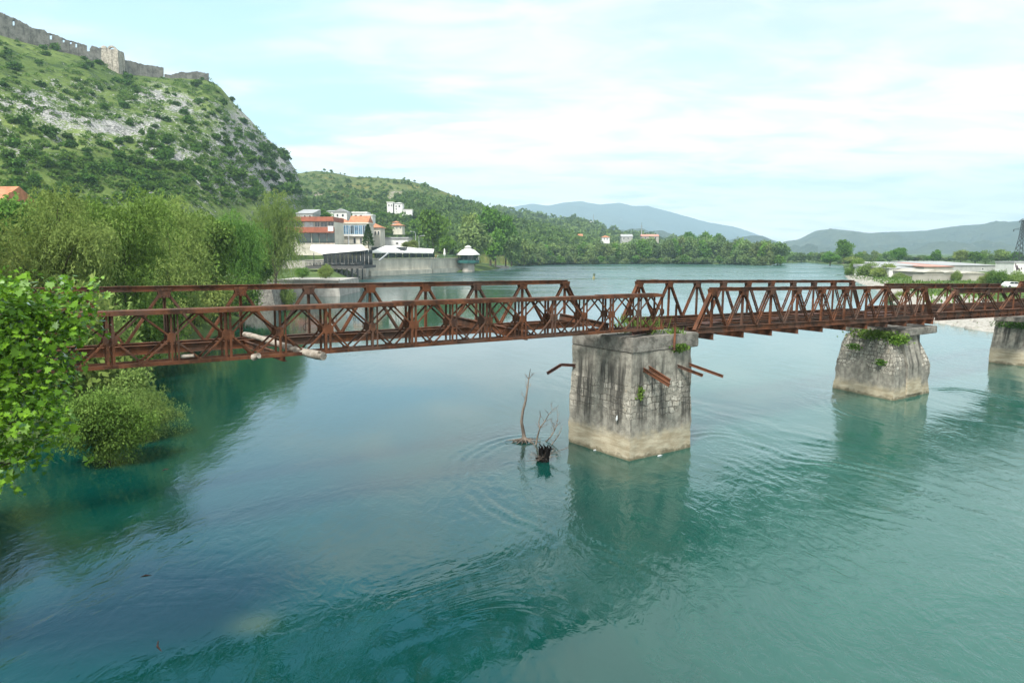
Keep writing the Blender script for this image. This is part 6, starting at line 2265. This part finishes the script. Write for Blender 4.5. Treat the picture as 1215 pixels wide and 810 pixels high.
# trees along the far bank
gf = np.random.default_rng(21)
FAR_LAB = 'grey green river tree in the continuous row along the far bank'
k = 0
px = 612.0
while px < 926:
    if px < 905:
        top = float(np.interp(px, [612, 640, 660, 690, 720, 750, 780, 810, 830, 860, 880, 905, 926], [288, 284, 287, 284, 286, 285, 284, 279, 283, 281, 284, 283, 287])) + gf.uniform(-3, 4)
    else:
        top = gf.uniform(282, 290)
    d_ = float(np.interp(px, [612, 660, 760, 860, 914, 926], [466, 519, 549, 529, 486, 484])) + gf.uniform(0, 14)
    w_ = gf.uniform(17, 27)
    bank_tree(FAR_LAB, px, d_, top, row(0, d_, 0.2), w_, FARW[k % 4], (L_BANK, L_BUSH, L_WILLOW, L_BANK)[k % 4], 'trees in a row along the far bank', 'river_tree', rz=gf.uniform(0, 6))
    if k % 2 == 0:
        bank_tree('taller back row river tree behind the far bank row', px + gf.uniform(-6, 6), d_ + 45, top - gf.uniform(0, 5), 312, w_ * 1.2, FARW[(k + 1) % 4], (L_BANK, L_DARK, L_BUSH)[k % 3], 'back row trees on the far bank', 'river_tree', rz=gf.uniform(0, 6))
    # low bushes at the water
    if True:
        bank_tree('low willow bush at the foot of the far bank row', px + gf.uniform(-4, 4), d_ - 8, 303 + gf.uniform(-2, 3), row(0, d_ - 8, -0.3), gf.uniform(12, 20), FARW[(k + 2) % 4], L_WILLOW if k % 4 == 1 else L_BANK, 'low bushes along the far bank', 'river_bush', rz=gf.uniform(0, 6))
    px += gf.uniform(7, 12)
    k += 1
for i, (px, top, w_, lab) in enumerate(((818, 272, 22, 'dark flat topped tree rising left in the pair above the far bank row'), (836, 273, 24, 'dark tree rising right in the pair above the far bank row'),
                                        (907, 282, 22, 'dark round tree near the right end of the far bank row'), (850, 274, 16, 'small dark tree right beside the dark pair above the far bank'))):
    bank_tree(lab, px, 600 if px < 900 else 545, top, 306, w_, BIG[i % 3], L_DARK, name='river_tree', rz=i)
# the far end of the channel and the plain on the right
px = 928.0
k = 0
while px < 1060:
    d_ = float(np.interp(px, [928, 960, 1000, 1060], [580, 600, 505, 480])) + gf.uniform(0, 40)
    bank_tree('distant low tree in the line closing the river channel', px, d_, 298 + gf.uniform(-3, 3), row(0, d_, 0.2), gf.uniform(13, 22), FARW[k % 4], (L_BANK, L_BUSH)[k % 2], 'distant trees closing the channel', 'river_tree', rz=gf.uniform(0, 6))
    px += gf.uniform(5, 9)
    k += 1
for i, (px, top, base, w_, d_, lm, lab) in enumerate((
        (1001, 281.5, 312, 25, 440, L_BANK, 'large round tree standing alone at the right end of the channel'),
        (985, 299, 315, 26, 430, L_BANK, 'low brownish bush left under the large round channel tree'),
        (1012, 303, 316, 30, 420, L_BANK, 'low bush right under the large round channel tree'),
        (1066, 292, 312, 24, 430, L_BUSH, 'round tree standing behind the sheds, leftmost of the plain'),
        (1108.5, 295, 313, 17, 440, L_BANK, 'round tree standing behind the red sheet roof'),
        (1140, 294, 314, 22, 420, L_BUSH, 'first of the four joined trees behind the right sheds'),
        (1157, 297, 314, 24, 415, L_WILLOW, 'second and palest of the four joined trees behind the right sheds'),
        (1170, 295, 314, 18, 425, L_DARK, 'third and darkest of the four joined trees behind the right sheds'),
        (1188, 293, 315, 22, 420, L_BUSH, 'fourth of the joined trees behind the right sheds, tallest'),
        (1205, 297, 315, 20, 415, L_BUSH, 'tree by the foot of the pylon at the right edge'),
        (1228, 294, 315, 28, 410, L_BUSH, 'tree just beyond the right frame edge'))):
    bank_tree(lab, px, d_, top, base, w_, BIG[i % 3] if w_ > 18 else FARW[i % 4], lm, name='plain_tree', rz=i * 1.1)
px = 1015.0
while px < 1240:
    d_ = 520 + gf.uniform(0, 90)
    bank_tree('low hedge tree in the line across the plain behind the sheds', px, d_, 303 + gf.uniform(-2.5, 2), 310, gf.uniform(16, 26), FARW[k % 4], (L_BANK, L_WILLOW, L_BUSH)[k % 3], 'hedge trees across the plain', 'plain_tree', rz=gf.uniform(0, 6))
    px += gf.uniform(7, 12)
    k += 1
for i, (px, top, base, w_, d_, lm, lab) in enumerate((
        (1019, 305, 326, 22, 262, L_MID, 'dark leafy bush at the left tip of the right bank'), (1030, 310, 330, 38, 250, L_BUSH, 'tall reedy bush on the right bank, second from its tip'),
        (1050, 311, 331, 36, 240, L_BUSH, 'reedy bush on the right bank, third from its tip'), (1008, 317, 328, 14, 268, L_MID, 'smallest bush at the water on the tip of the right bank'),
        (1070, 323, 334, 26, 225, L_GRASS, 'low bright green bush before the grey shed wall'), (1090, 326, 334, 10, 212, L_BUSH, 'small bush against the cream wall, left of three'),
        (1116, 327, 334, 8, 212, L_BUSH, 'small bush against the cream wall, middle of three'), (1136.5, 320, 334, 16, 205, L_DARK, 'dark bush against the cream wall, right of three'),
        (1172, 322, 338, 20, 175, L_MID, 'dark green bush left in the hedge by the white car'), (1186, 318, 340, 28, 172, L_DARK, 'largest dark bush in the hedge by the white car'),
        (1207, 320, 340, 30, 170, L_MID, 'bright bush at the right end of the hedge by the white car'), (1232, 318, 340, 30, 168, L_BUSH, 'bush beyond the right frame edge in the hedge'),
        (1100, 337, 350, 14, 165, L_DARK, 'round bush on the gravel seen through the right truss'), (1075, 345, 358, 34, 140, L_GRASS, 'grassy bush on the gravel seen through the middle truss'),
        (1062, 349, 360, 20, 132, L_GRASS, 'low weeds at the gravel edge seen through the middle truss'))):
    bank_tree(lab, px, d_, top, base + 0.5, w_, BSH[i % 3], lm, name='bank_bush', h0=4.0, r0=3.0, rz=i * 0.9)

# rough grass and shore stones on the right bank
gq = np.random.default_rng(31)
px_ = gq.uniform(60, 190, 26000)
py_ = gq.uniform(85, 265, 26000)
sd_ = river_sd(px_, py_)
k_ = (sd_ > 3) & (sd_ < 75) & (gq.random(26000) < 0.25 + 1.6 * np.clip(fbm(px_ / 9, py_ / 9, 3, 15) + 0.1, 0, 1))
k_ &= ~((px_ > 112) & (py_ > 203)) | (sd_ < 18)
px_, py_ = px_[k_], py_[k_]
n_ = len(px_)
gp = np.stack([px_, py_, ground_z(px_, py_) - 0.05], 1)
tag(link('bank_grass', leaf_mesh('bank_grass', gp, unit(gq.normal(0, 0.35, (n_, 3)) + np.array([0, 0, 1.0])), unit(gq.normal(0, 1, (n_, 3)) * np.array([1, 1, 0.1])), gq.uniform(0.25, 1.0, n_), gq.uniform(0.25, 0.6, n_), gq.random(n_), DIAMOND), L_GRASS),
    'rough tufted grass on the right bank', 'grass', None, 'stuff')
px_, py_ = gq.uniform(48, 135, 9000), gq.uniform(68, 275, 9000)
sd_ = river_sd(px_, py_)
k_ = (sd_ > -0.6) & (sd_ < 6)
px_, py_ = px_[k_][:700], py_[k_][:700]
gz_ = ground_z(px_, py_)
m_ = MB()
for x_, y_, z_ in zip(px_, py_, gz_):
    r = float(gq.uniform(0.12, 0.42))
    q = [(x_ + r * gq.uniform(0.6, 1.2) * math.cos(a), y_ + r * gq.uniform(0.6, 1.2) * math.sin(a)) for a in np.linspace(0, 2 * math.pi, 7)[:-1]]
    vs = [(a, b, z_ - 0.15) for a, b in q] + [(x_ + (a - x_) * 0.7, y_ + (b - y_) * 0.7, z_ + r * gq.uniform(0.4, 0.8)) for a, b in q]
    m_.add(vs, [(i, (i + 1) % 6, 6 + (i + 1) % 6, 6 + i) for i in range(6)] + [tuple(range(6, 12))])
tag(m_.build('shore_stones', EMB), 'pale loose stones along the edge of the right bank', 'stones', None, 'stuff')

# sheds on the right

house('pale flat shed with dark openings at the left end of the sheds', 1056, 1085, 318.5, 329, 236, 24, WHITE, 'shed', SHEET, [(1068, 1072, 321, 325), (1079, 1082, 321.5, 324), (1060, 1063, 322, 325)], 0.4, 1.0, name='shed', cat='shed')
house('long grey sheet roofed shed behind the pale shed', 1062, 1100, 315.5, 324, 275, 30, GREYW, 'shed', SHEET, [(1066, 1069, 318, 320)], 0.4, 1.2, name='shed', cat='shed')
house('shed with a broad faded red sheet roof', 1097, 1131, 316.5, 326, 268, 34, SHW, 'shed', PINKR, [], 0.4, 1.1, name='shed', cat='shed')
house('longest shed with a pale grey sheet roof at the back right', 1118, 1182, 315.0, 326, 300, 40, GREYW, 'shed', SHEET, [(1125, 1128, 318, 320), (1165, 1168, 318, 320)], 0.4, 1.3, name='shed', cat='shed')
house('cream gabled shed left of two facing the river', 1098, 1121, 323.0, 334.5, 218, 26, SHW, 'front', SHRF, [], 0.3, 0.28, name='shed', cat='shed')
house('cream gabled shed middle one facing the river, lower ridge', 1121.5, 1138, 323.6, 334.5, 219, 26, SHW, 'front', SHRF, [], 0.3, 0.25, name='shed', cat='shed')
house('wide cream gabled shed right of the dark bush', 1138.5, 1172, 324.6, 334.5, 220, 26, SHW, 'front', SHRF, [], 0.3, 0.16, name='shed', cat='shed')
dW = 206
wl = MB()
wl.bb(col(1084, dW), col(1166, dW), dW, dW + 0.4, zr(338, dW), zr(326.2, dW))
wl.bb(col(1084, dW) - 0.1, col(1166, dW) + 0.1, dW - 0.1, dW + 0.5, zr(326.2, dW) + 0.003, zr(325.6, dW))
tag(wl.build('yard_wall', SHW), 'long plain cream yard wall before the gabled sheds', 'wall')
hb = house('white block with dark scrawled marks on its front at the right frame edge', 1203.5, 1232, 312, 326, 260, 10, WHITE, 'flat', SHEET, [(1222, 1226, 315, 320)], 0.2, 0.5, name='white_block', cat='building')
mk = MB()
gm = np.random.default_rng(2)
xb0 = hb.location.x
for i in range(9):
    a, b = gm.uniform(1204.5, 1213), gm.uniform(313.5, 321)
    x_, z_ = col(a, 260) - xb0, zr(b, 260) - hb.location.z
    w_, h_ = gm.uniform(0.15, 0.5), gm.uniform(0.3, 0.9)
    mk.bb(x_ - w_, x_ + w_, -0.03, -0.004, z_ - 0.12, z_ + 0.12)
    mk.bb(x_ - 0.13, x_ + 0.13, -0.034, -0.006, z_ - h_, z_ + h_)
mk.build('painted_marks', plain('mark_paint', (0.10, 0.06, 0.07), 0.8, 0.3), hb)

# pylon
pyd = 345
py0, py1 = zr(318, pyd), zr(261, pyd)
PX_ = col(1210.5, pyd)
pyl = thing('power_pylon', 'dark lattice power pylon cut by the right frame edge', 'pylon', (PX_, pyd, py0))
hp = py1 - py0
m_ = MB()


def pw(z):
    return float(np.interp(z, [0, hp * 0.62, hp], [2.7, 1.0, 0.45]))


zs_ = list(np.linspace(0, hp * 0.62, 7)) + list(np.linspace(hp * 0.62, hp, 7))[1:]
for z0, z1 in zip(zs_[:-1], zs_[1:]):
    a, b = pw(z0), pw(z1)
    c0 = [(-a, -a), (a, -a), (a, a), (-a, a)]
    c1 = [(-b, -b), (b, -b), (b, b), (-b, b)]
    for i in range(4):
        j = (i + 1) % 4
        m_.bar((*c0[i], z0), (*c1[i], z1), 0.20, 0.20)
        m_.bar((*c0[i], z0), (*c1[j], z1), 0.11, 0.11)
        m_.bar((*c0[j], z0), (*c1[i], z1), 0.11, 0.11)
        m_.bar((*c1[i], z1), (*c1[j], z1), 0.11, 0.11)
m_.build('lattice', DKM, pyl)
for zf, L in ((0.80, 4.2), (0.985, 1.7)):
    for s_ in (-1, 1):
        m_ = MB()
        z_ = hp * zf
        for y_ in (-0.4, 0.4):
            m_.bar((0, y_, z_), (s_ * L, 0, z_ + 0.1), 0.12, 0.12)
            m_.bar((0, y_, z_ + 1.0), (s_ * L, 0, z_ + 0.15), 0.1, 0.1)
        for f in (0.25, 0.5, 0.75):
            m_.bar((s_ * L * f, 0.3 * (1 - f), z_), (s_ * L * f, 0.3 * (1 - f), z_ + 1.0 * (1 - f)), 0.08, 0.08, (1, 0, 0))
        m_.bb(s_ * L - 0.13, s_ * L + 0.13, -0.13, 0.13, z_ - 0.9, z_ + 0.05)
        m_.build('cross_arm', DKM, pyl)

# white car by the hedge
cd_ = 166
cz = zr(341.5, cd_)
car = thing('parked_car', 'white car by the hedge, its roof showing over the right span', 'car', (col(1203, cd_), cd_, cz), 0.15)
m_ = MB()
prof = [(-2.1, 0.3), (2.1, 0.3), (2.15, 0.72), (1.25, 0.86), (0.65, 1.38), (-1.1, 1.42), (-1.85, 0.95), (-2.15, 0.85)]
vs = [(a, -0.82, b) for a, b in prof] + [(a, 0.82, b) for a, b in prof]
n_ = len(prof)
m_.add(vs, [tuple(range(n_)), tuple(range(2 * n_ - 1, n_ - 1, -1))] + [(i, n_ + i, n_ + (i + 1) % n_, (i + 1) % n_) for i in range(n_)])
m_.build('body', plain('car_paint', (0.75, 0.76, 0.77), 0.3, 0.03, 0.3, 0.5), car)
m_ = MB()
for y_ in (-0.826, 0.826):
    m_.add([(1.12, y_, 0.90), (0.6, y_, 1.32), (-0.2, y_, 1.34), (-0.2, y_, 0.92)], [(0, 1, 2, 3), (3, 2, 1, 0)])
    m_.add([(-0.28, y_, 0.92), (-0.28, y_, 1.34), (-1.05, y_, 1.35), (-1.6, y_, 0.98)], [(0, 1, 2, 3), (3, 2, 1, 0)])
m_.build('window', GLD, car)
for sx in (-1.3, 1.35):
    for sy in (-0.78, 0.78):
        m_ = MB()
        m_.tube([(sx, sy - 0.1, 0.31), (sx, sy + 0.1, 0.31)], 0.31, 14)
        w_ = m_.build('wheel', DKM, car)
# little yellowish buoy far out in the channel
c_ = onz(704.5, 330.5, 0)
by = thing('channel_marker', 'small stump with a yellow green top alone in mid river above the bridge gap', 'marker', tuple(c_))
m_ = MB()
m_.lathe((0, 0, 0), [(0.55, -0.4), (0.5, 0.2), (0.32, 0.5), (0.22, 0.9)], 9)
m_.build('base', plain('marker_yellow', (0.27, 0.26, 0.13), 0.8, 0.3), by)
m_ = MB()
m_.tube([(0, 0, 0.9), (0.1, 0, 1.4), (0.28, 0, 1.7)], [0.34, 0.42, 0.2], 8)
m_.build('top', plain('marker_green', (0.09, 0.12, 0.07), 0.8, 0.3), by)

# ------------------------------------------------------------------ weeds on the piers
def weeds(label, c, spread, h, n, leafm=L_GRASS, name='weeds', rz=BA, broad=0.0, g_=np.random.default_rng(77)):
    P = np.stack([g_.normal(0, spread[0], n), g_.normal(0, spread[1], n), np.zeros(n)], 1)
    ax = unit(g_.normal(0, 0.42 + broad, (n, 3)) + np.array([0, 0, 1.0]))
    nr = unit(g_.normal(0, 1, (n, 3)))
    L = h * g_.uniform(0.4, 1.15, n)
    if broad:
        P[:, 2] += g_.random(n) * h * 0.8
        L = L * 0.35
    o_ = link(name, leaf_mesh(name, P, ax, nr, L, (0.045 if not broad else 0.10), g_.random(n), BLADE if not broad else DIAMOND), leafm)
    o_.location = c
    o_.rotation_euler = (0, 0, rz)
    return tag(o_, label, 'plant')


weeds('tall grass tuft on the pier cap between the ends of two spans', uv(2.2, 1.9, 5.18), (0.4, 0.6), 0.85, 330)
weeds('low bright grass at the front edge of the streaked pier cap', uv(3.1, 0.45, 5.2), (0.2, 0.15), 0.3, 160)
weeds('leafy weed growing from the wall under the pier cap beside the pipe', uv(2.95, -0.04, 4.45), (0.22, 0.05), 0.38, 300, L_GRASS, 'wall_plant', BA, 0.5)
weeds('small green plant clinging to the stone face below the rails', uv(0.55, -0.03, 2.6), (0.06, 0.03), 0.55, 160, L_BUSH, 'wall_plant', BA, 0.4)
weeds('big leafy weed clump on the left shoulder of the rubble pier', uv(21.77 + 0.75, 1.6, 3.45), (0.2, 0.75), 0.65, 900, L_BUSH, 'weeds', BA, 0.6)
weeds('leafy weed clump at the front shoulder of the rubble pier', uv(21.77 + 1.0, 0.55, 3.3), (0.3, 0.3), 0.55, 700, L_MID, 'weeds', BA, 0.6)
weeds('small weed on the left face of the rubble pier, upper of two', uv(21.77 + 0.45, 2.9, 2.75), (0.08, 0.2), 0.4, 220, L_BUSH, 'wall_plant', BA, 0.6)
weeds('small weed low near the corner of the rubble pier', uv(21.77 + 0.18, 1.0, 2.0), (0.08, 0.15), 0.4, 200, L_BUSH, 'wall_plant', BA, 0.6)
weeds('dark creeper hanging under the cap of the pier at the right edge', uv(43.35, 1.5, 2.9), (0.1, 0.9), 0.5, 700, L_DARK, 'creeper', BA, 0.6)
